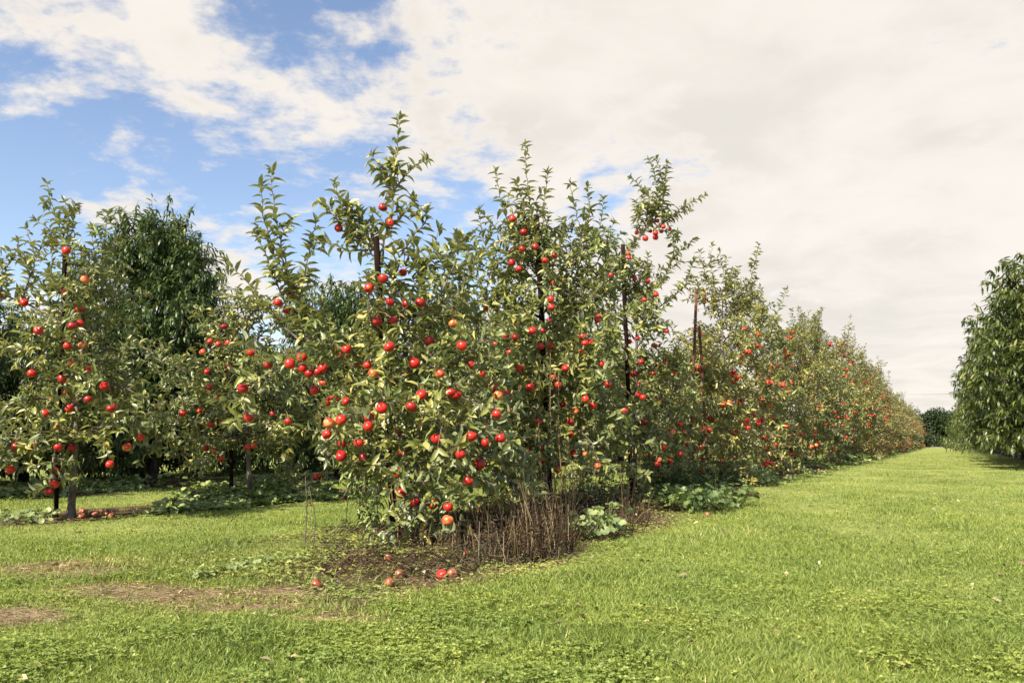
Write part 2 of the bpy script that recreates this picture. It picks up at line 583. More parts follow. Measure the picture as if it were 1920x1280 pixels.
def low_apples(P, R, rng):
    """many small far apples in one mesh"""
    t_ = np.linspace(0, math.pi, 5)
    a = np.arange(6) * math.pi / 3
    tv = np.array([(math.sin(x) * math.cos(y), math.sin(x) * math.sin(y), math.cos(x)) for x in t_ for y in a])
    F = np.array([(i * 6 + j, (i + 1) * 6 + j, (i + 1) * 6 + (j + 1) % 6, i * 6 + (j + 1) % 6) for i in range(4) for j in range(6)])
    V = (P[:, None, :] + tv[None] * R[:, None, None]).reshape(-1, 3)
    Fa = (F[None] + (np.arange(len(P)) * len(tv))[:, None, None]).reshape(-1, 4)
    return V, Fa


def smooth_path(pts, step=0.08):
    """Catmull-Rom through the points"""
    pts = np.asarray(pts, float)
    if len(pts) == 2:
        n = max(2, int(np.linalg.norm(pts[1] - pts[0]) / step))
        return pts[0] + (pts[1] - pts[0]) * np.linspace(0, 1, n + 1)[:, None]
    P = np.vstack([2 * pts[0] - pts[1], pts, 2 * pts[-1] - pts[-2]])
    out = []
    for i in range(1, len(P) - 2):
        n = max(2, int(np.linalg.norm(P[i + 1] - P[i]) / step))
        t = np.linspace(0, 1, n, endpoint=False)[:, None]
        out.append(0.5 * (2 * P[i] + (P[i + 1] - P[i - 1]) * t + (2 * P[i - 1] - 5 * P[i] + 4 * P[i + 1] - P[i + 2]) * t ** 2 + (-P[i - 1] + 3 * P[i] - 3 * P[i + 1] + P[i + 2]) * t ** 3))
    out.append(pts[-1:])
    return np.concatenate(out)


def wander(p0, d0, L, rng, droop=0.3, wob=0.12, step=0.08, lift=0.0):
    """a branch that starts along d0, sags with length and wobbles"""
    n = max(3, int(L / step))
    d = np.array(d0, float)
    d /= np.linalg.norm(d)
    p = np.array(p0, float)
    out = [p.copy()]
    for i in range(n):
        f = i / n
        d = d + rng.normal(0, wob, 3) * 0.5 + np.array([0, 0, -droop * f * 0.3 + lift * f * 0.3])
        d /= np.linalg.norm(d)
        p = p + d * (L / n)
        p[2] = max(p[2], 0.10)
        out.append(p.copy())
    return np.array(out)


class AppleTree:
    """collects wood, leaves and fruit of one apple tree in local coordinates"""

    def __init__(self, seed, lod=0, leaf=0.092):
        self.rng = np.random.default_rng(seed)
        self.wood, self.lo = [], lod
        self.LP, self.LD, self.LN, self.LL = [], [], [], []
        self.twigpts, self.limbpts = [], []
        self.leaf = leaf
        self.apples = []

    def put_leaf(self, p, d, n, L):
        self.LP.append(p)
        self.LD.append(d)
        self.LN.append(n)
        self.LL.append(L)

    def leafy(self, path, spacing=0.028, start=0.15, size=1.0, out=0.75, tuft=4):
        """leaves in a spiral along a twig and a rosette at its end"""
        rng = self.rng
        seg = np.diff(path, axis=0)
        ln = np.linalg.norm(seg, axis=1)
        cum = np.concatenate([[0], np.cumsum(ln)])
        tot = cum[-1]
        s = tot * start + rng.random() * spacing
        az = rng.random() * 6.28
        while s < tot:
            i = min(np.searchsorted(cum, s) - 1, len(seg) - 1)
            i = max(i, 0)
            t = seg[i] / (ln[i] + 1e-9)
            p = path[i] + t * (s - cum[i])
            az += 2.4 + rng.normal(0, 0.3)
            ref = np.array([0, 0, 1.0]) if abs(t[2]) < 0.9 else np.array([1.0, 0, 0])
            a = np.cross(t, ref)
            a /= np.linalg.norm(a)
            b_ = np.cross(t, a)
            side = a * math.cos(az) + b_ * math.sin(az)
            d = side * out + t * (0.5 + 0.35 * rng.random()) + rng.normal(0, 0.15, 3) + np.array([0, 0, 0.08])
            n = t * 0.8 + np.array([0, 0, 0.7]) + rng.normal(0, 0.25, 3) - side * 0.1
            self.put_leaf(p, d, n, self.leaf * size * (0.7 + 0.5 * rng.random()) * (1 - 0.25 * max(0, (s / tot - 0.75) * 4)))
            s += spacing * (0.45 + 0.9 * rng.random()) * (2.6 if rng.random() < 0.06 else 1)
        t = seg[-1] / (ln[-1] + 1e-9)
        for k_ in range(tuft):
            az += 6.28 / max(tuft, 1)
            v = rng.normal(0, 0.5, 3) + t * 0.8
            self.put_leaf(path[-1], v, t + rng.normal(0, 0.4, 3) + np.array([0, 0, 0.6]), self.leaf * size * (0.55 + 0.4 * rng.random()))

    def limb(self, path, r0, r1, twig=0.088, tl=(0.10, 0.34), bare=0.12, up=0.35, size=1.0):
        """a scaffold limb with leafy side twigs"""
        rng = self.rng
        n = len(path)
        self.wood.append((path, np.linspace(r0, r1, n)))
        self.limbpts.extend(path[1:])
        seg = np.diff(path, axis=0)
        ln = np.linalg.norm(seg, axis=1)
        cum = np.concatenate([[0], np.cumsum(ln)])
        tot = cum[-1]
        s = tot * bare + rng.random() * twig
        az = rng.random() * 6.28
        while s < tot:
            i = max(0, min(np.searchsorted(cum, s) - 1, len(seg) - 1))
            t = seg[i] / ln[i]
            p = path[i] + t * (s - cum[i])
            az += 2.2 + rng.normal(0, 0.5)
            ref = np.array([0, 0, 1.0]) if abs(t[2]) < 0.9 else np.array([1.0, 0, 0])
            a = np.cross(t, ref)
            a /= np.linalg.norm(a)
            b_ = np.cross(t, a)
            d = (a * math.cos(az) + b_ * math.sin(az)) * 0.9 + t * 0.55 + np.array([0, 0, up])
            L = rng.uniform(*tl)
            tw = wander(p, d, L, rng, droop=0.3, wob=0.14, step=0.07, lift=0.2)
            self.wood.append((tw, np.linspace(0.0042, 0.0018, len(tw))))
            self.twigpts.extend(tw[1:])
            self.leafy(tw, 0.026 if self.lo == 0 else 0.036, 0.08, size)
            s += twig * (0.6 + 0.8 * rng.random())
        self.leafy(path, 0.05, 0.5, size)

    def shoot(self, path, r0=0.009, size=1.0, spacing=0.030, bare=0.1, tuft=5):
        """an upright one year shoot: leaves straight on the stem"""
        self.wood.append((path, np.linspace(r0, 0.003, len(path))))
        path[1:-1] += self.rng.normal(0, 0.006, (len(path) - 2, 3))
        self.leafy(path, spacing, bare, size * 1.15, out=0.95, tuft=tuft)
        for q in range(2 + int(len(path) * 0.12)):
            j = int(self.rng.integers(1, max(2, int(len(path) * 0.75))))
            a = self.rng.random() * 6.28
            tw = wander(path[j], np.array([math.cos(a) * .8, math.sin(a) * .8, .75]), self.rng.uniform(.08, .26), self.rng, droop=.1, wob=.15, step=.05)
            self.wood.append((tw, np.linspace(0.004, 0.0018, len(tw))))
            self.leafy(tw, spacing, 0.1, size * 1.1, out=0.9, tuft=4)
        self.limbpts.extend(path[1:: 2])

    def crown(self, H, prof, n, lean=(0, 0), z0=0.5, side=None, droop=0.9):
        """limbs all round a leader; prof(z01) gives the reach in metres"""
        rng = self.rng
        tr = np.array([[0, 0, 0], [lean[0] * 0.3, lean[1] * 0.3, H * 0.33], [lean[0] * 0.7, lean[1] * 0.7, H * 0.66], [lean[0], lean[1], H]])
        tr[1:3, :2] += rng.normal(0, 0.03, (2, 2))
        tr = smooth_path(tr, 0.12)
        self.wood.append((tr, np.interp(tr[:, 2], [0, 0.08, 0.3, H * 0.6, H], [0.055, 0.040, 0.034, 0.022, 0.006])))
        self.limbpts.extend(tr[len(tr) // 4:])
        az = rng.random() * 6.28
        for i in range(n):
            f = (i + rng.random() * 0.8) / n
            z = z0 + (H - z0) * f ** 1.05
            p = np.array([np.interp(z, tr[:, 2], tr[:, 0]), np.interp(z, tr[:, 2], tr[:, 1]), z])
            az += 2.4 + rng.normal(0, 0.35)
            R = prof(f) * rng.uniform(0.62, 1.12)
            if side:
                R *= side(math.cos(az), z)
            el = rng.uniform(0.15, 0.7) + 0.5 * f
            d = np.array([math.cos(az), math.sin(az), el])
            path = wander(p, d, R * 1.15, rng, droop=droop * (1 - 0.7 * f) * 1.3, wob=0.16, lift=0.25 * f)
            self.limb(path, 0.011 + 0.012 * R * (1 - f), 0.0035)
            if R > 0.7:
                for q in (0.35, 0.6, 0.8):
                    j = int(q * len(path))
                    d2 = path[j] - path[j - 1]
                    d2 = d2 / np.linalg.norm(d2) + rng.normal(0, 0.6, 3) + np.array([0, 0, -0.1])
                    sub = wander(path[j], d2, R * rng.uniform(0.3, 0.5), rng, droop=0.8, wob=0.16)
                    self.limb(sub, 0.008, 0.003)
        return tr

    def watershoots(self, tr, n, zr, L, spread=0.5):
        rng = self.rng
        for i in range(n):
            z = rng.uniform(*zr)
            a = rng.random() * 6.28
            r = rng.random() * spread
            p = np.array([np.interp(z, tr[:, 2], tr[:, 0]) + math.cos(a) * r, np.interp(z, tr[:, 2], tr[:, 1]) + math.sin(a) * r, z])
            tl_ = rng.uniform(0.1, 0.65)
            d = np.array([math.cos(a) * tl_, math.sin(a) * tl_, 1.0])
            self.shoot(wander(p, d, rng.uniform(*L), rng, droop=0.0, wob=0.13, lift=0.3), spacing=0.030, bare=0.0)

    def hang(self, pos, r):
        """an apple at pos on a twig grown from the nearest wood"""
        pts = self._pts
        pos = np.asarray(pos, float)
        top = pos + np.array([0, 0, r * 1.1])
        dd = np.linalg.norm(pts - (top + np.array([0, 0, 0.05])), axis=1)
        near = pts[int(np.argmin(dd))]
        mid = (near + top) / 2 + np.array([0, 0, 0.03 + 0.1 * np.linalg.norm(near - top)])
        path = smooth_path([near, mid, top - np.array([0, 0, r * 0.5])], 0.05)
        self.wood.append((path, np.linspace(0.0045, 0.0016, len(path))))
        if np.linalg.norm(near - top) > 0.10:
            self.leafy(path, 0.035, 0.1, 0.95, tuft=0)
        for q in range(3):
            self.put_leaf(top + self.rng.normal(0, 0.015, 3) + np.array([0, 0, 0.02]), self.rng.normal(0, 0.6, 3) + np.array([0, 0, 0.4]), np.array([0, 0, 1.0]) + self.rng.normal(0, 0.4, 3), self.leaf * 0.95)
        self.apples.append((pos, r))

    def fruit(self, n, rr=(0.034, 0.043), zmax=9, cluster=0.45):
        rng = self.rng
        pts = np.array(self.twigpts)
        pts = pts[(pts[:, 2] < zmax) & (pts[:, 2] > 0.35)]
        w = (np.hypot(pts[:, 0], pts[:, 1]) + 0.15) ** 2.2
        idx = rng.choice(len(pts), n, p=w / w.sum())
        k = 0
        for i in idx:
            if k >= n:
                break
            r = rng.uniform(*rr)
            p = pts[i] * np.array([1.06, 1.06, 1]) - np.array([0, 0, r * 1.3])
            if p[2] < r * 1.1:
                continue
            self.apples.append((p, r))
            k += 1
            while rng.random() < cluster and k < n:
                p = p + norm(rng.normal(0, 1, 3) * np.array([1, 1, 0.5])) * r * 2.05
                self.apples.append((p.copy(), r))
                k += 1

    def points(self):
        self._pts = np.array(self.limbpts + self.twigpts)

    def build(self, x, y, leafmat=None, apples='each', seed=0, maxapples=100):
        rng = self.rng
        z = float(gz(x, y)) - 0.02
        root = empty('apple_tree', (x, y, z))
        sides = 6 if self.lo == 0 else 4
        big = [w for w in self.wood if w[1][0] > 0.006]
        small = [w for w in self.wood if w[1][0] <= 0.006]
        if self.lo > 1:
            small = []
        V, Q, Tt = tubes(big, 7 if self.lo == 0 else 5)
        if small:
            V2, Q2, T2_ = tubes(small, 4 if self.lo == 0 else 3)
            Q, Tt, V = np.concatenate([Q, Q2 + len(V)]), np.concatenate([Tt, T2_ + len(V)]), np.concatenate([V, V2])
        obj('trunk', mesh_np('trunk', V, [Q, Tt], BARK), root)
        P = np.array(self.LP)
        D = np.array(self.LD)
        N = np.array(self.LN)
        L = np.array(self.LL)
        if self.lo == 2:
            keep = rng.random(len(P)) < 0.55
            P, D, N, L = P[keep], D[keep], N[keep], L[keep] * 1.35
        if self.lo == 0 and self.apples:      # leaves stay clear of the fruit
            M = P + norm(D) * (L * 0.55)[:, None]
            ok = np.ones(len(P), bool)
            for (p_, r_) in self.apples:
                ok &= (np.linalg.norm(M - p_, axis=1) > r_ * 1.75)
                ok &= (np.linalg.norm(M - p_ - np.array([0, -0.07, -0.02]), axis=1) > r_ * 1.05)
            P, D, N, L = P[ok], D[ok], N[ok], L[ok]
        r = np.clip(rng.beta(2.0, 2.2, len(P)) + np.where(rng.random(len(P)) < 0.03, 0.4, 0), 0, 1)
        V, F, R = leaves(P, D, N, L, L * rng.uniform(0.36, 0.52, len(L)), LEAF_HI if self.lo == 0 else LEAF_LO, rng, 0.46, r)
        V[:, 2] = np.maximum(V[:, 2], 0.03)
        obj('crown', mesh_np('crown', V, F, leafmat or APPLE_LEAF, R), root)
        if apples == 'each':
            for i, (p, rad) in enumerate(self.apples[:maxapples]):
                a = obj('apple', APPLES[int(rng.choice(4, p=[.40, .13, .22, .25]))], root, p)
                a.scale = (rad * rng.uniform(0.94, 1.05), rad * rng.uniform(0.94, 1.05), rad * rng.uniform(0.84, 1.02))
                a.rotation_euler = (rng.normal(0, .35), rng.normal(0, .35), rng.random() * 6.28)
        elif self.apples:
            V, Fa = low_apples(np.array([a[0] for a in self.apples]), np.array([a[1] for a in self.apples]), rng)
            o = obj('apples', mesh_np('apples', V, [Fa], A_FAR), root)
            o['kind'] = 'stuff'
        return root


def copy_tree(o, loc, rz, sc=1.0):
    c = o.copy()
    scene.collection.objects.link(c)
    c.location = loc
    c.rotation_euler = (0, 0, rz)
    c.scale = (sc, sc, sc)
    for ch in list(o.children):
        d = ch.copy()
        scene.collection.objects.link(d)
        d.parent = c
    return c


# ------------------------------------------------------------------ ground masks (world metres)
def ell(x, y, cx, cy, rx, ry, ang=0.0):
    ca, sa = math.cos(ang), math.sin(ang)
    u = (x - cx) * ca + (y - cy) * sa
    v = -(x - cx) * sa + (y - cy) * ca
    return np.clip(1.35 - np.sqrt((u / rx) ** 2 + (v / ry) ** 2), 0, 1)


def band(v, lo, hi, s):
    return np.clip((v - lo) / s, 0, 1) * np.clip((hi - v) / s, 0, 1)


def wob(x, y):
    return 0.16 * np.sin(1.3 * x + 2.1 * y) + 0.12 * np.sin(3.1 * x - 1.7 * y + 1)


_tan = [(gpt(60, 1062), .75, .22), (gpt(150, 1075), .5, .14), (gpt(210, 1108), .45, .13), (gpt(330, 1115), .55, .12), (gpt(470, 1133), .5, .09), (gpt(620, 1158), .35, .07),
        (gpt(20, 1160), .3, .12), (gpt(530, 1110), .4, .1)]


def soil_mask(x, y):
    n, t = to_nt(x, y)
    w = wob(x, y)
    m = band(n + w, -4.95 + np.clip((6.5 - t) * 0.45, 0, 1.2), -2.25 - np.clip((t - 6) * 0.06, 0, 0.75), 0.30) * np.clip((t - 3.2 + 0.5 * (n + 3.7)) / 0.6, 0, 1)
    m = np.maximum(m, band(n + w, -9.0, -7.35, 0.35) * np.clip((t - 2.0) / 0.6, 0, 1) * 0.95)
    m = np.maximum(m, band(n + w, -14.2, -10.9, 0.4) * np.clip((t - 3.5) / 0.6, 0, 1))
    m = np.maximum(m, band(n + w, 2.3, 4.6, 0.4) * np.clip((t - 19) / 0.8, 0, 1))
    return m


def tan_mask(x, y):
    m = np.zeros_like(x)
    for (c, rx, ry) in _tan:
        m = np.maximum(m, ell(x, y, c[0], c[1], rx * 1.0, ry * 1.9, 0.0))
    return m


def axis(lo, hi, fine_lo, fine_hi, step, grow=1.35):
    a = list(np.arange(fine_lo, fine_hi + step / 2, step))
    s = step
    while a[-1] < hi:
        s *= grow
        a.append(min(hi, a[-1] + s))
    s = step
    while a[0] > lo:
        s *= grow
        a.insert(0, max(lo, a[0] - s))
    return np.array(a)


xs = axis(-4000, 4000, -10, 12, 0.10, 1.12)
ys = axis(-4000, 5000, 1.0, 22, 0.10, 1.12)
X, Y = np.meshgrid(xs, ys)
x, y = X.ravel(), Y.ravel()
V = np.stack([x, y, gz(x, y)], 1)
nx, ny = len(xs), len(ys)
i, j = np.meshgrid(np.arange(nx - 1), np.arange(ny - 1))
a = (j * nx + i).ravel()
F = np.stack([a, a + 1, a + nx + 1, a + nx], 1)
gm = mesh_np('ground', V, [F], GROUND, extra={'soil': soil_mask(x, y), 'tan': tan_mask(x, y)})
tag(obj('ground', gm), kind='structure')
# pale road crossing at the far end of the rows
rp = [(-20, 111), (60, 111), (150, 111)]
V = np.array([(-40, 108.5, .02), (160, 108.5, .02), (160, 113.5, .02), (-40, 113.5, .02)])
tag(obj('road', mesh_np('road', V, [np.array([[0, 1, 2, 3]])], GRAVEL)), kind='structure')

# ------------------------------------------------------------------ grass
rng = np.random.default_rng(11)
N_BLADES = 950000
u = rng.random(N_BLADES)
d0, d1 = 1.9, 60.0
pw = -0.62
dd = (d0 ** pw + u * (d1 ** pw - d0 ** pw)) ** (1 / pw)
xx = dd * rng.uniform(-0.80, 0.78, N_BLADES)
yy = dd
sm = soil_mask(xx, yy)
tmk = tan_mask(xx, yy)
patch = 0.5 + 0.5 * np.sin(1.9 * xx + 0.7 * yy) * np.sin(1.3 * yy - 0.9 * xx + 1.3)
patch2 = 0.5 + 0.5 * np.sin(0.6 * xx - 0.5 * yy + 2) * np.sin(0.45 * yy + 0.7 * xx)
nn, tt = to_nt(xx, yy)
keep = (rng.random(N_BLADES) > sm * 0.97) & (rng.random(N_BLADES) > tmk * 0.93) & (nn > -19) & (nn < 4.8) & (rng.random(N_BLADES) < 0.6 + 0.4 * patch)
xx, yy, dd, patch, patch2, sm, tmk = [q[keep] for q in (xx, yy, dd, patch, patch2, sm, tmk)]
n = len(xx)
zz_ = gz(xx, yy) - 0.004
sc = np.clip(dd / 7.0, 1, 6)
nn, tt = to_nt(xx, yy)
lanes = 0.10 * np.sin(nn * 2.6 + 0.4 * np.sin(tt * 0.3)) * np.clip((tt - 3) / 5, 0, 1) + 0.10 * np.sin(3.3 * xx - 1.1 * yy) * np.sin(2.9 * yy + 1.7 * xx)
dryp = np.clip(np.sin(0.9 * xx + 2.0) * np.sin(1.6 * yy + 0.5 * xx) + 0.5 * np.sin(2.7 * xx - 2.2 * yy) - 0.35, 0, 1)
h = rng.uniform(0.012, 0.033, n) * (0.6 + 0.9 * patch) * (1 + 0.12 * (sc - 1))
tuft_ = np.clip(np.sin(2.3 * xx + 1.9 * yy + 0.7) * np.sin(2.6 * yy - 2.0 * xx) + 0.5 * np.sin(5.1 * xx) * np.sin(4.3 * yy + 1) - 0.45, 0, 1)
h = h * (1 + 1.1 * tuft_)
tall = rng.random(n) < 0.02
h = np.where(tall, h * 1.5, h)
az = rng.random(n) * 6.28
wd = rng.uniform(0.0012, 0.0026, n) * (0.8 + 0.55 * sc)
ax, ay = np.cos(az), np.sin(az)
# lean common to a neighbourhood plus own lean
la = 3.0 * np.sin(0.8 * xx + 1.1 * yy) + rng.normal(0, 2.4, n)
bend = h * rng.uniform(0.3, 1.1, n)
lx, ly = np.cos(la) * bend, np.sin(la) * bend
P = np.stack([xx, yy, zz_], 1)
sd = np.stack([ax, ay, np.zeros(n)], 1) * wd[:, None]
midp = P + np.stack([lx * 0.35, ly * 0.35, h * 0.6], 1)
tip = P + np.stack([lx, ly, h], 1)
V = np.stack([P - sd, P + sd, midp + sd * 0.8, midp - sd * 0.8, tip], 1).reshape(-1, 3)
o5 = (np.arange(n) * 5)[:, None]
Q = np.array([[0, 1, 2, 3]]) + o5
T3 = np.array([[3, 2, 4]]) + o5
r = np.clip(rng.beta(2.2, 2.4, n) * 0.85 + 0.3 * (patch2 - 0.5) + 0.12 * (patch - 0.5) + lanes + np.where(rng.random(n) < 0.05 + 0.5 * tmk + 0.45 * dryp, 0.38, 0) - 0.25 * (rng.random(n) < dryp * 0.8) - 0.30 * tuft_, 0, 1)
tag(obj('grass', mesh_np('grass', V, [Q, T3], GRASS_LEAF, np.repeat(r, 5))), 'short green mown grass covering the orchard lanes', 'grass', kind='stuff')

# clover and small broad leaved herbs among the grass
N = 80000
u = rng.random(N)
d0, d1, pw = 1.9, 16.0, -0.7
dd = (d0 ** pw + u * (d1 ** pw - d0 ** pw)) ** (1 / pw)
xx = dd * rng.uniform(-0.80, 0.78, N)
yy = dd
cl = 0.6 * np.sin(1.1 * xx + 2.3 * yy + 0.5) * np.sin(2.0 * xx - 1.2 * yy) + 0.7 * np.sin(4.7 * xx + 1.0 + 2 * yy) * np.sin(5.3 * yy - 1.3 * xx) + 0.5 * np.sin(11 * xx + 3 * yy) * np.sin(12 * yy - 4 * xx)
keep = (cl + rng.normal(0, 0.35, N) > 0.22) & (rng.random(N) > np.maximum(soil_mask(xx, yy) * 0.7, tan_mask(xx, yy)))
xx, yy, dd = xx[keep], yy[keep], dd[keep]
n = len(xx)
S = Soup()
hz = rng.uniform(0.018, 0.05, n)
base = np.stack([xx, yy, gz(xx, yy) + hz], 1)
s_ = rng.uniform(0.008, 0.017, n) * np.clip(dd / 6, 1, 1.6)
a0 = rng.random(n) * 6.28
tiltv = rng.normal(0, 0.3, (n, 3)) + np.array([0, 0, 1.0])
for q in range(3):
    a_ = a0 + q * 2.09
    D = np.stack([np.cos(a_), np.sin(a_), rng.normal(0.1, 0.15, n)], 1)
    V, Fc, R = leaves(base, D, tiltv, s_, s_ * 1.0, LEAF_LO, rng, 0.1, np.clip(rng.beta(2, 2.5, n) * 0.9, 0, 1))
    S.add(V, Fc, R)
tag(obj('clover', S.mesh('clover', leaf_mat('clover_leaf', [(0.0, (0.11, 0.155, 0.03)), (0.5, (0.25, 0.315, 0.07)), (1.0, (0.46, 0.50, 0.17))], (0.27, 0.34, 0.09), 0.3, 0.5, spec=0.3))),
    'patches of low clover growing through the mown grass', 'clover', kind='stuff')

# ------------------------------------------------------------------ apple trees, main row
GROUP_MAIN = 'apple trees of the main row'
GROUP_LEFT = 'apple trees of the left row'


def local(paths, base, depth):
    """pixel outline points (x, y[, depth offset]) of a limb of this tree -> local metres"""
    out = []
    for path in paths:
        out.append(np.array([at(q[0], q[1], depth + (q[2] if len(q) > 2 else 0.0)) - base for q in path]))
    return out


def place_apples(T_, px, base, depth, back, rr=(0.036, 0.044)):
    """hang each fruit just outside the foliage, where its line of sight first meets wood"""
    T_.points()
    pts = T_._pts
    for (ax_, ay_) in px:
        best, bp = 9, None
        for tst in np.linspace(depth - back[1] - 0.5, depth + 0.25, 26):
            c_ = at(ax_, ay_, tst) - base
            m_ = np.min(np.linalg.norm(pts - c_ - np.array([0, 0, 0.07]), axis=1))
            if m_ < 0.10:
                deeper = T_.rng.choice([-0.03, 0.08, 0.2], p=[.36, .36, .28])
                bp = at(ax_, ay_, tst + deeper) - base
                break
            if m_ < best:
                best, bp = m_, c_
        T_.hang(bp, T_.rng.uniform(*rr))


def ground3(x, y):
    return np.array([x, y, float(gz(x, y)) - 0.02])


# -- tree 0
D0 = 6.62
bx, by = gpt(728, 1003)[0] * 1.0, 6.62
base0 = ground3(at(738, 1003, 6.72)[0], 6.72)
T0 = AppleTree(100, 0, 0.104)


def prof0(f):
    return np.interp(f, [0, .15, .4, .65, .85, 1], [0.95, 1.08, 0.92, 0.6, 0.4, 0.2])


T0.crown(1.85, prof0, 23, lean=(0.05, 0.0), z0=0.42, side=lambda c_, z_: 1 + 0.3 * c_ if z_ > 0.9 else (1.15 if c_ > 0.1 else 0.45))
LIMBS0 = local([
    [(728, 740), (690, 680), (645, 655), (600, 640), (570, 632, -.1)],
    [(728, 760), (650, 715), (590, 690, -.1), (520, 690, -.15), (470, 730, -.2), (455, 790, -.2)],
    [(722, 800), (670, 790, -.3), (625, 800, -.5), (610, 860, -.5)],
    [(728, 640), (780, 600, -.3), (820, 560, -.3), (850, 500, -.2)],
    [(735, 700), (800, 690, -.4), (870, 680, -.4), (950, 690, -.3)],
    [(735, 760), (820, 740, -.5), (900, 760, -.6), (950, 820, -.5)],
    [(735, 820), (800, 830, -.7), (860, 860, -.8), (900, 900, -.7)],
    [(735, 850), (770, 860, -.7), (790, 900, -.8), (830, 950, -.8)],
    [(735, 720), (720, 740, -.6), (700, 760, -.9), (680, 800, -1.0)],
    [(735, 600), (790, 590, .2), (850, 590, .3), (900, 600, .3)],
    [(735, 760), (790, 780, -.7), (830, 800, -.95), (850, 860, -1.0)],
    [(735, 640), (700, 610, -.4), (690, 570, -.5), (700, 540, -.5)],
], base0, D0)
for L_ in LIMBS0:
    T0.limb(smooth_path(L_), 0.018, 0.004, twig=0.066)
SHOOTS0 = local([
    [(590, 638), (570, 600), (548, 540), (528, 460), (513, 390), (510, 325)],
    [(600, 640), (560, 560), (535, 500), (500, 430), (490, 350)],
    [(580, 640), (545, 590), (520, 530), (500, 480), (480, 440)],
    [(560, 636), (520, 600), (490, 570), (465, 530), (430, 495)],
    [(560, 620), (565, 540), (580, 470), (592, 420)],
    [(560, 610), (585, 600), (600, 620)],
    [(720, 560), (705, 500), (690, 460), (665, 430), (640, 390), (628, 345)],
    [(690, 462), (660, 440), (630, 400), (600, 378)],
    [(690, 470), (655, 470), (630, 460), (610, 455)],
    [(700, 470), (690, 420), (660, 400), (650, 380)],
    [(715, 500), (722, 450), (735, 400), (738, 340), (745, 280), (748, 225)],
    [(736, 360), (755, 330), (780, 310), (798, 300)],
    [(736, 350), (725, 330), (712, 320), (705, 318)],
    [(728, 430), (760, 400), (775, 380)],
    [(755, 470), (775, 440), (795, 420), (800, 400)],
    [(730, 470), (755, 470), (790, 490)],
    [(760, 590), (748, 540), (730, 500), (715, 485)],
    [(790, 560), (800, 500), (815, 460), (822, 430)],
    [(820, 560), (840, 510), (858, 460), (868, 450)],
    [(800, 560), (790, 500), (780, 460)],
    [(850, 560), (880, 520), (893, 470)],
    [(840, 620), (870, 560), (880, 520)],
    [(735, 620), (730, 560), (742, 500)],
], base0, D0)
for L_ in SHOOTS0:
    T0.shoot(smooth_path(L_, 0.058), 0.010)
APX0 = [(635, 428), (657, 451), (677, 446), (718, 389), (732, 417), (755, 511), (719, 522), (692, 540), (708, 603), (737, 601), (732, 566), (762, 570), (788, 567), (850, 606),
        (777, 681), (672, 684), (689, 684), (650, 655), (503, 684), (456, 728), (466, 783), (544, 682), (566, 670), (567, 690), (596, 697), (605, 717), (589, 731), (611, 755), (649, 752),
        (617, 793), (640, 787), (613, 814), (642, 830), (521, 567), (540, 581), (546, 552), (560, 606), (692, 783), (716, 765), (749, 805), (771, 762), (756, 845), (818, 822), (845, 736),
        (857, 739), (883, 685), (864, 851), (885, 817), (911, 829), (925, 725), (934, 741), (931, 776), (938, 821), (748, 887), (778, 941), (811, 944), (840, 950), (878, 901), (752, 925),
        (691, 799), (672, 830), (681, 858), (866, 648), (700, 700), (825, 700), (790, 740), (730, 650), (805, 640), (900, 870), (640, 855), (470, 660), (840, 975), (605, 690), (580, 700)]
place_apples(T0, APX0, base0, D0, (-0.1, 0.75), (0.036, 0.046))
t0 = T0.build(base0[0], base0[1])
tag(t0, 'closest apple tree, big red apples and long shoots, front end of the main row', 'apple tree', GROUP_MAIN)

# -- tree 1
D1 = 9.18
base1 = ground3(at(1030, 930, D1)[0], D1)
T1 = AppleTree(101, 0, 0.104)


def prof1(f):
    return np.interp(f, [0, .15, .4, .65, .85, 1], [1.0, 1.15, 1.1, 0.95, 0.7, 0.35])


tr1 = T1.crown(3.1, prof1, 38, lean=(-.1, 0.0), z0=0.62)
for L_ in local([
    [(1030, 760), (980, 720, -.5), (930, 720, -.7), (900, 780, -.7)],
    [(1030, 800), (1000, 800, -.6), (960, 850, -.8), (940, 900, -.8)],
    [(1030, 700), (1080, 690, -.5), (1120, 720, -.6), (1140, 800, -.6)],
    [(1030, 800), (1070, 800, -.7), (1110, 830, -.8), (1125, 880, -.8)],
    [(1025, 640), (960, 640, -.3), (900, 620, -.3), (870, 600, -.2)],
    [(1025, 620), (1080, 590, -.3), (1120, 540, -.3)],
    [(1020, 600), (960, 560, -.2), (930, 500, -.2)],
], base1, D1):
    T1.limb(smooth_path(L_), 0.018, 0.004, twig=0.066)
for L_ in local([
    [(1015, 560), (1008, 500), (1000, 430), (990, 350), (984, 272)],
    [(1010, 480), (1018, 420), (1022, 370), (1027, 328)],
    [(1005, 470), (985, 400), (975, 360), (970, 345)],
    [(1000, 500), (960, 430), (940, 380), (930, 325)],
    [(985, 480), (940, 440), (915, 410), (900, 395)],
    [(960, 560), (925, 500), (905, 440), (898, 400)],
    [(1060, 560), (1085, 500), (1098, 440), (1105, 395), (1102, 352)],
    [(1070, 520), (1088, 450), (1080, 400), (1070, 345)],
    [(1080, 540), (1110, 480), (1125, 420), (1132, 375)],
    [(1090, 560), (1130, 500), (1140, 440), (1150, 420)],
    [(1030, 520), (1050, 460), (1058, 420)],
    [(1050, 580), (1060, 520), (1075, 460)],
    [(930, 580), (905, 540), (880, 500), (880, 470)],
    [(1110, 600), (1120, 540), (1118, 500)],
], base1, D1):
    T1.shoot(smooth_path(L_, 0.06), 0.010)
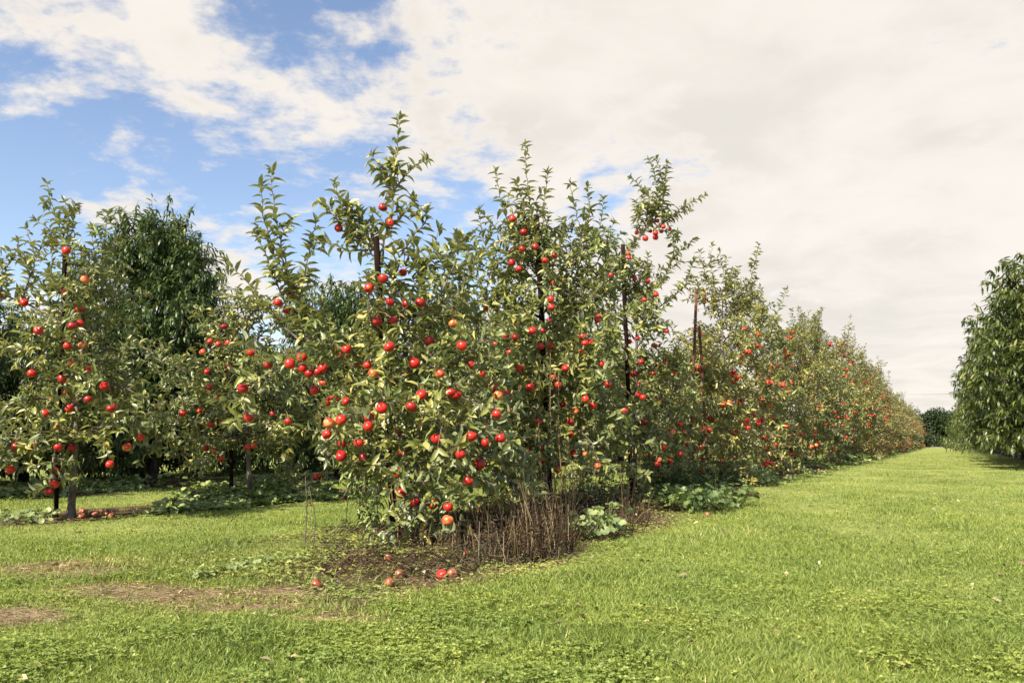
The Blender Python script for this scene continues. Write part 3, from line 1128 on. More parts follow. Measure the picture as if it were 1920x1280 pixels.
APX1 = [(961, 410), (982, 435), (979, 467), (1004, 463), (960, 492), (973, 504), (1022, 488), (1040, 480), (1038, 531), (1033, 561), (1034, 576), (911, 577), (935, 632), (947, 630), (966, 632),
        (929, 645), (957, 661), (1018, 620), (1014, 649), (1034, 649), (968, 600), (998, 620), (1047, 721), (1036, 708), (1055, 758), (1098, 748), (1092, 630), (1097, 643), (1108, 641),
        (1091, 661), (1129, 682), (1121, 873), (1099, 852), (1022, 838), (1017, 862), (1079, 770), (994, 725), (1070, 790), (975, 690), (1010, 790), (960, 770), (1060, 690), (1075, 850),
        (1030, 600), (1045, 880), (990, 845), (1112, 760), (948, 735), (1120, 600), (905, 700), (1140, 720)]
place_apples(T1, APX1, base1, D1, (-0.1, 0.9), (0.037, 0.047))
T1.fruit(14)
t1 = T1.build(base1[0], base1[1])
tag(t1, 'second apple tree of the main row, tufted shoots above its dark stake', 'apple tree', GROUP_MAIN)

# -- tree 2
D2 = 11.75
base2 = ground3(at(1190, 910, D2)[0], D2)
T2 = AppleTree(102, 0, 0.101)
tr2 = T2.crown(3.3, lambda f: prof1(f) * 1.08, 36, lean=(0.05, 0.0), z0=0.7, side=lambda c_, z_: 0.5 if (c_ > 0.0 and z_ > 1.6) else 1.0)
for L_ in local([
    [(1185, 760), (1150, 740, -.6), (1120, 760, -.8), (1100, 840, -.8)],
    [(1190, 760), (1230, 740, -.6), (1260, 780, -.8), (1270, 850, -.7)],
    [(1190, 700), (1240, 680, -.5), (1280, 690, -.5)],
    [(1190, 820), (1200, 790, -.9), (1230, 800, -1.1), (1245, 850, -1.1)],
], base2, D2):
    T2.limb(smooth_path(L_), 0.018, 0.004, twig=0.066)
for L_ in local([
    [(1175, 540), (1172, 480), (1190, 455), (1215, 420), (1235, 380), (1242, 340), (1232, 298)],
    [(1205, 440), (1225, 400), (1232, 350), (1218, 300)],
    [(1215, 430), (1210, 390), (1200, 350), (1185, 335)],
    [(1222, 420), (1240, 390), (1248, 340), (1250, 305)],
    [(1225, 430), (1255, 410), (1285, 385), (1320, 368)],
    [(1235, 430), (1258, 440), (1266, 480)],
    [(1200, 450), (1196, 410), (1192, 380)],
    [(1240, 420), (1270, 400), (1290, 395)],
    [(1200, 560), (1240, 530), (1265, 480), (1300, 450)],
    [(1150, 560), (1140, 500), (1148, 440)],
    [(1170, 560), (1205, 520), (1215, 480)],
    [(1230, 580), (1280, 540), (1300, 490)],
], base2, D2):
    T2.shoot(smooth_path(L_, 0.06), 0.011, spacing=0.022)
APX2 = [(1218, 417), (1232, 414), (1244, 425), (1255, 429), (1219, 433), (1229, 437), (1240, 434), (1229, 445), (1210, 447), (1194, 436), (1130, 524), (1146, 516), (1215, 527), (1190, 522),
        (1230, 552), (1208, 562), (1131, 607), (1122, 594), (1202, 678), (1195, 634), (1228, 648), (1200, 790), (1210, 792), (1148, 805), (1167, 831), (1190, 845), (1246, 838), (1236, 861),
        (1219, 854), (1256, 863), (1277, 850), (1275, 795), (1261, 810), (1233, 870), (1190, 700), (1240, 752), (1160, 760), (1180, 640), (1250, 620), (1265, 700), (1175, 735), (1225, 700)]
place_apples(T2, APX2, base2, D2, (-0.1, 1.0), (0.037, 0.047))
T2.fruit(20)
t2 = T2.build(base2[0], base2[1])
tag(t2, 'third apple tree of the main row, apple cluster on its leaning top shoot', 'apple tree', GROUP_MAIN)

# -- trees 3 .. of the main row
MAIN_N = -3.99
depths = [D2 + 2.56 * k_ for k_ in range(1, 38)]


def procedural_apple(seed, H, wide, limbs, shoots, sl, fr, lod, sp=0.55, leaf=0.092, z0=0.4):
    A = AppleTree(seed, lod, leaf)
    tr = A.crown(H, lambda f: np.interp(f, [0, .2, .5, .75, 1], [1.15, 1.3, 1.15, 0.85, 0.4]) * wide, limbs, z0=z0)
    A.watershoots(tr, shoots, (H * 0.72, H * 1.02), sl, sp)
    A.fruit(fr, (0.040, 0.050), zmax=H + 1)
    return A


ORD = ['first', 'second', 'third', 'fourth', 'fifth', 'sixth', 'seventh', 'eighth', 'ninth', 'tenth', 'eleventh', 'twelfth']
rg = np.random.default_rng(5)
mids = {}
HT = {0: 2.2, 1: 4.1, 2: 4.2, 3: 3.6, 4: 4.1, 5: 5.0, 6: 4.3}
DESC = ['pale sky showing through its thin top', 'yellowing leaves low at its front', 'tallest bushy top above dense fruit', 'bare dark gap under its skirt', 'broad crown merging with neighbours',
        'single tall shoot standing off its top', 'narrow leafy top set with small apples']
for k_, d_ in enumerate(depths[:7]):
    A = procedural_apple(200 + k_, HT[k_], (1.0, 1.1, .9, .85, 1.05, 1.1, .9)[k_], 32, (9, 10, 7, 6, 7, 8, 6)[k_], (0.6, 1.35), 98, 1, sp=0.7, leaf=0.115)
    px_, py_ = row_depth(MAIN_N + rg.normal(0, .08), d_)
    r_ = A.build(px_, py_, MID_LEAF if k_ in (0, 1, 3, 5) else APPLE_LEAF)
    tag(r_, f'{ORD[k_ + 3]} apple tree of the main row, {DESC[k_]}', 'apple tree', GROUP_MAIN)
protos = []
far_specs = [(300, 4.3, APPLE_LEAF), (301, 5.0, MID_LEAF), (302, 4.0, AUTUMN_LEAF), (303, 4.8, AUTUMN_LEAF)]
for k_, d_ in enumerate(depths[7:]):
    px_, py_ = row_depth(MAIN_N + rg.normal(0, .1), d_)
    if k_ < 4:
        sd_, H_, mt = far_specs[k_]
        A = procedural_apple(sd_, H_, 1.08, 34, 7, (0.7, 1.5), 64, 2, leaf=0.105)
        r_ = A.build(px_, py_, mt, apples='one')
        protos.append(r_)
    else:
        r_ = copy_tree(protos[k_ % 4] if k_ < 12 else protos[(k_ * 2) % 4], (px_, py_, float(gz(px_, py_)) - .02), rg.random() * 6.28, rg.uniform(0.9, 1.08) * (1.0 if k_ < 20 else 0.95))
    if k_ < 2:
        tag(r_, f'{ORD[k_ + 10]} apple tree of the main row from its near end', 'apple tree', GROUP_MAIN)
    else:
        tag(r_, 'small distant apple tree merged into the hedge-like far end of the main row', 'apple tree', 'far apple trees of the main row')

# -- left row
DL0, DL1 = 8.3, 10.44
baseL0 = ground3(at(133, 965, DL0)[0], DL0)
TL = AppleTree(110, 0, 0.097)
trL = TL.crown(2.75, lambda f: np.interp(f, [0, .2, .5, .75, 1], [0.8, 0.78, 0.62, 0.42, 0.2]), 27, lean=(-.05, 0), z0=0.75)
for L_ in local([
    [(133, 620), (90, 590), (40, 565), (0, 553), (-30, 556)],
    [(133, 820), (190, 800, -.4), (240, 800, -.5), (290, 790, -.4)],
    [(133, 830), (80, 810, -.4), (20, 830, -.5), (-20, 870, -.4)],
    [(133, 760), (200, 720, -.2), (260, 740, -.2), (300, 770)],
    [(130, 850), (105, 840, -.4), (98, 880, -.5), (95, 920, -.5)],
    [(133, 700), (60, 660, -.3), (0, 650, -.3)],
], baseL0, DL0):
    TL.limb(smooth_path(L_), 0.016, 0.004, twig=0.06)
for L_ in local([
    [(125, 560), (122, 500), (118, 440), (100, 395), (88, 345)],
    [(118, 450), (128, 410), (122, 380)],
    [(118, 470), (95, 430), (70, 415)],
    [(120, 480), (140, 450), (135, 425)],
    [(40, 565), (62, 500), (60, 455), (50, 430)],
    [(60, 520), (40, 480), (35, 450)],
    [(62, 490), (80, 460), (85, 440)],
    [(150, 600), (185, 500), (195, 450), (203, 402)],
    [(0, 553), (5, 520), (20, 488)],
    [(-20, 550), (-15, 520), (0, 500)],
    [(100, 600), (90, 540), (95, 500)],
    [(140, 600), (165, 540), (160, 500)],
], baseL0, DL0):
    TL.shoot(smooth_path(L_, 0.06), 0.009)
APXL = [(5, 556), (104, 457), (124, 470), (124, 548), (149, 579), (135, 611), (149, 607), (72, 620), (127, 649), (155, 647), (134, 681), (171, 694), (116, 710), (127, 736), (165, 748), (130, 765),
        (208, 766), (213, 763), (84, 775), (104, 798), (66, 832), (109, 838), (134, 840), (199, 838), (238, 838), (264, 819), (206, 870), (103, 883), (102, 907), (92, 921), (160, 524), (196, 724), (45, 567),
        (30, 836), (60, 700), (20, 880)]
place_apples(TL, APXL, baseL0, DL0, (-0.1, 0.7), (0.038, 0.048))
tL = TL.build(baseL0[0], baseL0[1])
tag(tL, 'first apple tree of the left row, bare grey trunk and stake on grass', 'apple tree', GROUP_LEFT)

baseL1 = ground3(at(471, 935, DL1)[0], DL1)
TM = AppleTree(111, 0, 0.097)
TM.crown(2.5, lambda f: np.interp(f, [0, .2, .5, .75, 1], [0.95, 1.0, 0.85, 0.6, 0.3]), 28, lean=(-.2, 0), z0=0.72)
for L_ in local([
    [(465, 800), (400, 760, -.3), (340, 770, -.4), (320, 850, -.3)],
    [(465, 820), (420, 820, -.5), (400, 840, -.6), (390, 870, -.6)],
    [(465, 760), (520, 720, -.3), (560, 760, -.3)],
    [(465, 740), (390, 690, -.2), (310, 700, -.1)],
], baseL1, DL1):
    TM.limb(smooth_path(L_), 0.015, 0.004, twig=0.06)
for L_ in local([
    [(440, 640), (430, 580), (415, 520)],
    [(400, 660), (380, 610), (350, 580)],
    [(460, 640), (470, 590), (455, 550)],
    [(350, 700), (310, 670), (300, 640)],
], baseL1, DL1):
    TM.shoot(smooth_path(L_, 0.06), 0.009)
APXM = [(394, 640), (410, 645), (428, 643), (388, 697), (392, 726), (342, 775), (374, 771), (430, 792), (395, 796), (415, 793), (386, 840), (402, 845), (463, 838), (476, 835), (415, 860), (405, 745), (430, 690),
        (512, 775), (540, 790), (420, 612), (380, 660)]
place_apples(TM, APXM, baseL1, DL1, (-0.1, 0.7), (0.038, 0.048))
tM = TM.build(baseL1[0], baseL1[1])
tag(tM, 'second apple tree of the left row, slim grey trunk rising out of the broad-leaved weeds', 'apple tree', GROUP_LEFT)
left_d = [12.9, 15.4, 17.9, 20.4, 22.9, 25.4, 28, 30.6]
LD_ = ['seen behind the big front tree', 'mostly hidden behind the main row', 'glimpsed between the stakes of the main row']
for k_, d_ in enumerate(left_d):
    px_, py_ = row_depth(-8.01, d_)
    A = procedural_apple(400 + k_, 2.6, 0.95, 24, 4, (0.3, 0.6), 30 if k_ < 3 else 16, 1, leaf=0.10, z0=0.7) if k_ < 3 else None
    if A:
        r_ = A.build(px_, py_)
        pl = r_
    else:
        r_ = copy_tree(pl, (px_, py_, float(gz(px_, py_)) - .02), rg.random() * 6.28, rg.uniform(.95, 1.1))
    if k_ < 3:
        tag(r_, f'{ORD[k_ + 2]} apple tree of the left row, {LD_[k_]}', 'apple tree', GROUP_LEFT)
    else:
        tag(r_, 'apple tree of the left row hidden deep behind the main row', 'apple tree', 'hidden apple trees of the left row')

# ------------------------------------------------------------------ peach trees and woodland
def peach_mesh(seed, H, R, nsh, lod, mat, low=0.35, leaf=0.13, skirt=1.0):
    """trunk + limbs, and a lumpy crown of hanging shoots with long narrow leaves"""
    rg_ = np.random.default_rng(seed)
    wood = []
    tr = smooth_path(np.array([[0, 0, 0], [rg_.normal(0, .05), rg_.normal(0, .05), 0.7], [rg_.normal(0, .1), rg_.normal(0, .1), H * 0.6]]), 0.15)
    wood.append((tr, np.interp(tr[:, 2], [0, .3, H * .6], [0.13, 0.10, 0.04])))
    lumps = []
    nl = 15
    for i in range(nl):
        a = i * 2.4 + rg_.normal(0, .3)
        f = (i + .5) / nl
        el = rg_.uniform(0.3, 1.4)
        z = H * (0.10 + 0.77 * f)
        rr_ = R * (1.05 - 0.55 * f ** 1.8) * rg_.uniform(0.4, 0.88)
        c_ = np.array([math.cos(a) * rr_, math.sin(a) * rr_, z])
        lumps.append((c_, R * rg_.uniform(0.38, 0.52) * (1 - 0.12 * f)))
        s_ = np.array([0, 0, 0.55 + 0.5 * f * H * 0.5])
        path = smooth_path([s_, (s_ + c_) / 2 + np.array([0, 0, -.05 * H * (1 - f)]), c_], 0.2)
        wood.append((path, np.linspace(0.05, 0.012, len(path))))
    lumps.append((np.array([0, 0, H * 0.55]), R * 0.55))
    lumps.append((np.array([0, 0, H * 0.8]), R * 0.42))
    lumps.append((np.array([0.1, 0.1, H * 0.3]), R * 0.6))
    LP, LD, LN, LL = [], [], [], []
    vols = np.array([l[1] ** 2 for l in lumps])
    pick = rg_.choice(len(lumps), nsh, p=vols / vols.sum())
    for i in range(nsh):
        c_, r_ = lumps[pick[i]]
        v = norm(rg_.normal(0, 1, 3))
        p = c_ + v * r_ * rg_.uniform(0.45, 1.0) * np.array([1, 1, 1.15])
        if p[2] < low:
            continue
        L_ = rg_.uniform(0.25, 0.5)
        d = np.array([v[0], v[1], 0.9 + 0.5 * rg_.random()]) + rg_.normal(0, .3, 3)
        path = wander(p, d, L_, rg_, droop=2.4, wob=0.15, step=0.09)
        wood.append((path, np.linspace(0.005, 0.002, len(path)))) if lod == 0 else None
        m_ = 15 if lod == 0 else 10
        t_ = rg_.random(m_)
        ii = np.minimum((t_ * (len(path) - 1)).astype(int), len(path) - 2)
        pp = path[ii] + (path[ii + 1] - path[ii]) * rg_.random(m_)[:, None]
        a_ = rg_.random(m_) * 6.28
        D_ = np.stack([np.cos(a_) * .8, np.sin(a_) * .8, -rg_.uniform(-0.25, 1.3, m_)], 1) + v * 0.35
        LP.append(pp)
        LD.append(D_)
        LN.append(np.stack([np.cos(a_), np.sin(a_), np.full(m_, 0.9)], 1) + rg_.normal(0, .2, (m_, 3)))
        LL.append(leaf * rg_.uniform(.75, 1.2, m_))
    for i in range(10):      # shoots standing out of the top
        a = rg_.random() * 6.28
        rr_ = rg_.random() * R * 0.5
        p = np.array([math.cos(a) * rr_, math.sin(a) * rr_, H * rg_.uniform(0.84, 0.92)])
        path = wander(p, np.array([math.cos(a) * .3, math.sin(a) * .3, 1.0]), H * rg_.uniform(.10, .2), rg_, droop=0.3, wob=0.1)
        wood.append((path, np.linspace(0.008, 0.003, len(path))))
        m_ = 60
        ii = rg_.integers(0, len(path) - 1, m_)
        a_ = rg_.random(m_) * 6.28
        LP.append(path[ii] + rg_.normal(0, .02, (m_, 3)))
        LD.append(np.stack([np.cos(a_) * .8, np.sin(a_) * .8, -rg_.uniform(0.0, 1.1, m_)], 1))
        LN.append(np.stack([np.cos(a_), np.sin(a_), np.full(m_, 0.9)], 1))
        LL.append(leaf * rg_.uniform(.75, 1.2, m_))
    P, D, N, L = map(np.concatenate, (LP, LD, LN, LL))
    V, F, Rn = leaves(P, D, N, L, L * (0.26 if lod == 0 else 0.30), LEAF_NARROW if lod == 0 else LEAF_LO, rg_, 0.35, rg_.beta(2, 2.4, len(P)))
    V[:, 2] = np.maximum(V[:, 2], 0.05)
    cm = mesh_np('crown', V, F, mat, Rn)
    V, Q, Tt = tubes(wood, 5)
    tm = mesh_np('trunk', V, [Q, Tt], DARKBARK)
    return tm, cm


def plant_tree(name, meshes, x, y, rz=0, sc=1.0):
    r_ = empty(name, (x, y, float(gz(x, y)) - 0.02), rz)
    r_.scale = (sc, sc, sc)
    obj('trunk', meshes[0], r_)
    obj('crown', meshes[1], r_)
    return r_


pA = peach_mesh(500, 5.0, 1.55, 3400, 0, PEACH_LEAF, low=0.2)
pB = peach_mesh(501, 4.6, 1.6, 3000, 0, PEACH_LEAF, low=0.2)
GP = 'dark peach trees behind the left row'
PL = ['dark peach tree behind the first apple tree of the left row', 'tall dark peach tree with drooping leaves rising between two left-row apple trees',
      'rounded dark peach tree standing behind the long shoots of the closest apple tree']
for k_, (t_, sc_) in enumerate([(5.2, 0.85), (9.7, 1.02), (14.4, 0.97), (18.9, 1.0), (23.4, 1.0), (28, 1.0), (32.5, 1.0)]):
    x_, y_ = row(-12.4 if k_ != 1 else -12.75, t_)
    r_ = plant_tree('peach_tree', (pB, pA, pB)[k_ % 3] if k_ else pB, x_, y_, [0.3, 2.2, 4.0, 1.0, 5.1, 3.3, 0.1][k_], sc_)
    if k_ < 3:
        tag(r_, PL[k_], 'peach tree', GP)
    else:
        tag(r_, 'dark peach tree glimpsed only through gaps in the main row', 'peach tree', 'peach trees glimpsed through the main row')
pC = peach_mesh(502, 3.3, 2.0, 1500, 1, PEACH_LEAF, low=0.0, leaf=0.18)
for k_ in range(15):
    x_, y_ = row(-16.0 + rg.normal(0, .2), 1.0 + 2.7 * k_)
    r_ = plant_tree('peach_tree', pC, x_, y_, rg.random() * 6.28, rg.uniform(.85, 1.0))
    tag(r_, 'low peach tree in the shady second line behind the dark peach row', 'peach tree', 'second line of peach trees')
# right hand row
rA = peach_mesh(510, 5.8, 2.25, 2300, 0, RIGHT_PEACH_LEAF, low=0.55, leaf=0.22)
rB = peach_mesh(511, 5.7, 2.4, 2200, 0, RIGHT_PEACH_LEAF, low=0.55, leaf=0.22)
rC = peach_mesh(512, 5.7, 2.4, 1500, 1, RIGHT_PEACH_LEAF, low=0.3, leaf=0.19)
for k_ in range(19):
    d_ = 22.2 + 4.3 * k_
    x_, y_ = row_depth(2.75, d_)
    r_ = plant_tree('peach_tree', (rA, rB)[k_ % 2] if k_ < 4 else rC, x_, y_, rg.random() * 6.28 if k_ else 1.2, rg.uniform(.92, 1.03) if k_ else 1.03)
    if k_ < 3:
        tag(r_, ['tallest peach tree at the near end of the right-hand row', 'second peach tree of the right-hand row, leaning over the grass lane', 'third peach tree of the right-hand row, lower than the two before it'][k_], 'peach tree', 'peach trees right of the lane')
    else:
        tag(r_, 'distant peach tree in the right-hand row along the grass lane', 'peach tree', 'far peach trees right of the lane')


def woodland_mesh(seed, H, R):
    rg_ = np.random.default_rng(seed)
    wood = [(np.array([[0, 0, 0], [0, 0, H * .4], [0, 0, H * .8]]), np.array([.25, .18, .05]))]
    lumps = []
    for i in range(16):
        a = rg_.random() * 6.28
        f = rg_.random()
        rr_ = R * rg_.random() ** .5 * (1 - .6 * f ** 2)
        c_ = np.array([math.cos(a) * rr_, math.sin(a) * rr_, H * (.12 + .74 * f)])
        lumps.append((c_, R * rg_.uniform(.28, .45)))
        wood.append((np.array([[0, 0, c_[2] * .5 + .3], c_ * .6 + np.array([0, 0, .2 * c_[2]]), c_]), np.array([.08, .05, .02])))
    n = 3600
    pk = rg_.integers(0, len(lumps), n)
    C = np.array([l[0] for l in lumps])[pk]
    Rr = np.array([l[1] for l in lumps])[pk]
    v = norm(rg_.normal(0, 1, (n, 3)))
    P = C + v * (Rr * rg_.uniform(.6, 1.05, n))[:, None]
    P[:, 2] = np.maximum(P[:, 2], .15)
    L = rg_.uniform(.22, .42, n)
    V, F, Rn = leaves(P, v + rg_.normal(0, .8, (n, 3)), v + np.array([0, 0, .6]) + rg_.normal(0, .4, (n, 3)), L, L * .8, LEAF_LO, rg_, .2, rg_.beta(2, 2.4, n))
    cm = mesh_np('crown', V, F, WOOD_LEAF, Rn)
    V, Q, Tt = tubes(wood, 5)
    return mesh_np('trunk', V, [Q, Tt], DARKBARK), cm


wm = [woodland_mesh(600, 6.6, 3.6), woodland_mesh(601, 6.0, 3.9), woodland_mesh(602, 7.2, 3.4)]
WL = ['low broad tree of the woodland edge against the last apple tree', 'rounded tree at the middle of the dark woodland edge closing the lane', 'dark tree of the woodland edge touching the right-hand peach row']
for k_, px_ in enumerate([1560, 1610, 1660, 1703, 1728, 1752, 1776, 1800, 1826, 1870, 1930]):
    d_ = 124 + rg.uniform(-3, 3)
    x_ = (px_ - 960) / FPX * d_
    r_ = plant_tree('woodland_tree', wm[k_ % 3], x_, d_, rg.random() * 6.28, [1, 1, .95, .85, .82, .88, .84, .86, .9, 1, 1][k_])
    if k_ in (4, 5, 6):
        tag(r_, WL[k_ - 4], 'tree', 'trees of the woodland edge')
    else:
        tag(r_, 'dark tree of the distant woodland edge behind the orchard rows', 'tree', 'hidden trees of the woodland edge')

# ------------------------------------------------------------------ power line across the far end
poles = []
for (px_, d_) in ((1530, 132.0), (1905, 128.0)):
    x_ = (px_ - 960) / FPX * d_
    r_ = empty('utility_pole', (x_, d_, 0))
    V, Q, Tt = tubes([(np.array([[0, 0, 0], [0, 0, 4.5], [0, 0, 9.2]]), np.array([.14, .12, .09]))], 8)
    obj('pole', mesh_np('pole', V, [Q, Tt], DARKBARK), r_)
    V, Q, Tt = tubes([(np.array([[0, -.8, 8.7], [0, .8, 8.7]]), np.array([.06, .06]))], 4)
    obj('crossarm', mesh_np('crossarm', V, [Q, Tt], DARKBARK), r_)
    tag(r_, 'wooden utility pole ' + ('behind the far apple trees of the main row' if px_ < 1700 else 'behind the far peach trees right of the lane'), 'utility pole', 'utility poles')
    poles.append(np.array([x_, d_, 8.79]))
s_ = np.linspace(0, 1, 25)
for q in (0,):
    pts = poles[0] + (poles[1] - poles[0]) * s_[:, None]
    pts[:, 2] -= 0.35 * (4 * s_ * (1 - s_))
    V, Q, Tt = tubes([(pts, np.full(len(pts), .018))], 5)
    tag(obj('overhead_wire', mesh_np('overhead_wire', V, [Q, Tt], TIE)), 'thin dark overhead wire crossing the pale sky above the distant woodland', 'wire')


# ------------------------------------------------------------------ stakes
def stake(px_top, py_top, px_b, py_b, depth, w, label, mat=POST, tie_at=0.7, dtop=0.0):
    top = at(px_top, py_top, depth + dtop)
    bot = at(px_b, py_b, depth)
    bot[2] = float(gz(bot[0], bot[1])) - 0.15
    root = empty('tree_stake', (bot[0], bot[1], 0))
    b0 = np.array([bot[0], bot[1], 0])
    v = (top - bot)
    n = 9
    rgk = np.random.default_rng(int(px_top))
    pts = bot + v * np.linspace(0, 1, n)[:, None] - b0
    pts[1:-1, :2] += rgk.normal(0, .003, (n - 2, 2))
    V, Q, Tt = tubes([(pts, w / 2 * (1 + rgk.normal(0, .03, n)))], 8)
    obj('post', mesh_np('post', V, [Q, Tt], mat, smooth=True), root)
    c_ = bot + v * tie_at - b0
    ringp = np.array([[math.cos(a) * (w * .62), math.sin(a) * (w * .62), 0.006 * math.sin(2 * a)] for a in np.linspace(0, 2 * math.pi, 13)]) + c_
    V, Q, Tt = tubes([(ringp, np.full(13, .007))], 5)
    obj('tie', mesh_np('tie', V, [Q, Tt], TIE), root)
    tag(root, label, 'tree stake', 'stakes of the apple trees')
    return root


stake(705, 445, 741, 1003, 6.50, .050, 'thick black stake topped out above the closest apple tree', dtop=-.05, tie_at=.82)
stake(1006, 405, 1033, 930, 9.05, .060, 'dark stake rising inside the second apple tree of the main row', tie_at=.85)
stake(1168, 458, 1184, 908, 11.6, .062, 'dark stake beside the leaning fruit shoot of the third main-row apple tree', tie_at=.9)
stake(1306, 545, 1291, 900, 13.2, .05, 'reddish brown stake against bright sky, the taller of a leaning pair', POSTRED, tie_at=.8)
stake(1311, 612, 1330, 898, 13.3, .045, 'shorter stake of the leaning pair beyond the third main-row apple tree', POSTRED, tie_at=.8)
stake(122, 470, 107, 966, 8.25, .045, 'thin dark stake beside the bare trunk of the first left-row apple tree', tie_at=.8)
stake(437, 660, 434, 935, 10.5, .05, 'dark stake beside the slim trunk among the weeds of the left row', tie_at=.8)
x_, y_ = row_depth(-8.01, 12.7)
stake(684, 700, 687, 940, 12.6, .05, 'thin dark stake in the left row seen past the leafy weed sapling', tie_at=.6)


# ------------------------------------------------------------------ weeds
def plant_leaves(S, x, y, h, spread, n, size, rng_, tpl=LEAF_ROUND, up=0.8, droop=0.2):
    """leaves on petioles from one crown; also returns petiole lines"""
    z0 = float(gz(x, y))
    a = rng_.random(n) * 6.28
    r = spread * np.sqrt(rng_.random(n))
    hh = h * (1 - 0.55 * (r / spread) ** 2) * rng_.uniform(0.45, 1.0, n)
    P = np.stack([x + np.cos(a) * r, y + np.sin(a) * r, z0 + hh], 1)
    D = np.stack([np.cos(a), np.sin(a), rng_.normal(-droop, .25, n)], 1) + rng_.normal(0, .35, (n, 3))
    N = np.stack([np.cos(a) * .3, np.sin(a) * .3, np.full(n, up)], 1) + rng_.normal(0, .3, (n, 3))
    L = size * rng_.uniform(.6, 1.2, n)
    V, F, R = leaves(P, D, N, L, L * (1.0 if tpl is LEAF_ROUND else .5), tpl, rng_, .12, rng_.beta(2, 2, n))
    S.add(V, F, R)
    lines = []
    for i in range(n):
        if rng_.random() < .6:
            b_ = np.array([x + math.cos(a[i]) * r[i] * .3, y + math.sin(a[i]) * r[i] * .3, z0])
            lines.append((np.array([b_, (b_ + P[i]) / 2 + np.array([0, 0, .03]), P[i]]), np.array([.0025, .002, .0015])))
    return lines


def plant(name, spots, label, cat, mat, tpl=LEAF_ROUND, seed=0, group=None):
    """one plant thing: foliage + stems parts; spots = (x, y, h, spread, n, size)"""
    rng_ = np.random.default_rng(seed)
    x0, y0 = spots[0][:2]
    root = empty(name, (x0, y0, 0))
    S = Soup()
    lines = []
    for (x_, y_, h_, sp_, n_, sz_) in spots:
        lines += plant_leaves(S, x_ - 0, y_ - 0, h_, sp_, n_, sz_, rng_, tpl)
    S.tube(lines, 3, rng_, .2, .9)
    me = S.mesh('foliage', mat)
    o = obj('foliage', me, root, (-x0, -y0, 0))
    tag(root, label, cat, group)
    return root


GW = 'broad-leaved weeds along the main row'
g_ = gpt(1112, 1012)
plant('mallow_plant', [(g_[0], g_[1], .27, .22, 60, .085), (g_[0] + .15, g_[1] + .25, .30, .17, 26, .08), (g_[0] - .12, g_[1] - .05, .2, .13, 16, .08)], 'pale round-leaved mallow plant at the lane edge beside the dry brown stalks', 'plant', MALLOW_LEAF, seed=1, group=GW)
g_ = gpt(1300, 962)
plant('leafy_weed', [(g_[0] + dx, g_[1] + dy, .30, .28, 110, .075) for dx, dy in ((0, 0), (.35, .4), (-.3, .15), (.7, .9), (.1, .5))], 'low dark green weed clump at the lane edge beyond the mallow plant', 'plant', DARK_WEED, seed=2, group=GW)
g_ = gpt(1268, 930)
plant('leafy_weed', [(g_[0] + dx, g_[1] + dy, .55, .30, 260, .09) for dx, dy in ((0, .1), (.25, .45), (-.1, .5))], 'dark bushy weed under the third apple tree of the main row', 'plant', PEACH_LEAF, seed=3, group=GW, tpl=LEAF_LO)
g_ = gpt(1400, 915)
plant('leafy_weed', [(g_[0] + dx, g_[1] + dy, .42, .36, 110, .09) for dx, dy in ((0, .5), (-.3, .9), (.4, 1.0), (.2, 2.0))], 'blue-green weed mound under the fourth apple tree of the main row', 'plant', MALLOW_LEAF, seed=4, group=GW)
g_ = gpt(405, 1085)
plant('leafy_weed', [(g_[0] + dx, g_[1] + dy, .07, .09, 16, .045) for dx, dy in ((-.1, -.05), (.05, .08), (.12, .3))], 'small blue-green weed in the grass near the brown bare strip', 'plant', MALLOW_LEAF, seed=5)
g_ = gpt(22, 985)
plant('leafy_weed', [(g_[0] + dx, g_[1] + dy, .16, .22, 40, .07) for dx, dy in ((-.1, 0), (.1, .2))], 'small round-leaved weed at the left end of the left row strip', 'plant', MALLOW_LEAF, seed=6)

# sapling like weed with narrow leaves
rng_ = np.random.default_rng(9)
sx, sy = gpt(700, 1003)
sx, sy = at(697, 1000, 7.0)[0], 7.0
root = empty('willowy_weed', (sx, sy, 0))
S = Soup()
st_ = []
for i in range(9):
    a = rng_.random() * 6.28
    path = wander(np.array([rng_.normal(0, .05), rng_.normal(0, .05), 0.0]), np.array([math.cos(a) * .28, math.sin(a) * .28, 1.0]), rng_.uniform(.55, .95), rng_, droop=.5, wob=.12)
    st_.append((path, np.linspace(.005, .002, len(path))))
    m_ = 75
    ii = rng_.integers(1, len(path), m_)
    a_ = rng_.random(m_) * 6.28
    P = path[ii] + rng_.normal(0, .02, (m_, 3))
    V, F, R = leaves(P, np.stack([np.cos(a_), np.sin(a_), rng_.uniform(-.9, .4, m_)], 1), np.tile([0, 0, 1.0], (m_, 1)) + rng_.normal(0, .3, (m_, 3)), rng_.uniform(.05, .10, m_), rng_.uniform(.014, .024, m_), LEAF_NARROW, rng_, .3, rng_.beta(2, 2, m_))
    S.add(V, F, R)
obj('foliage', S.mesh('foliage', WEED_LEAF), root)
V, Q, Tt = tubes(st_, 4)
obj('stems', mesh_np('stems', V, [Q, Tt], STEM), root)
tag(root, 'willowy green weed with narrow leaves left of the closest apple tree trunk', 'plant')

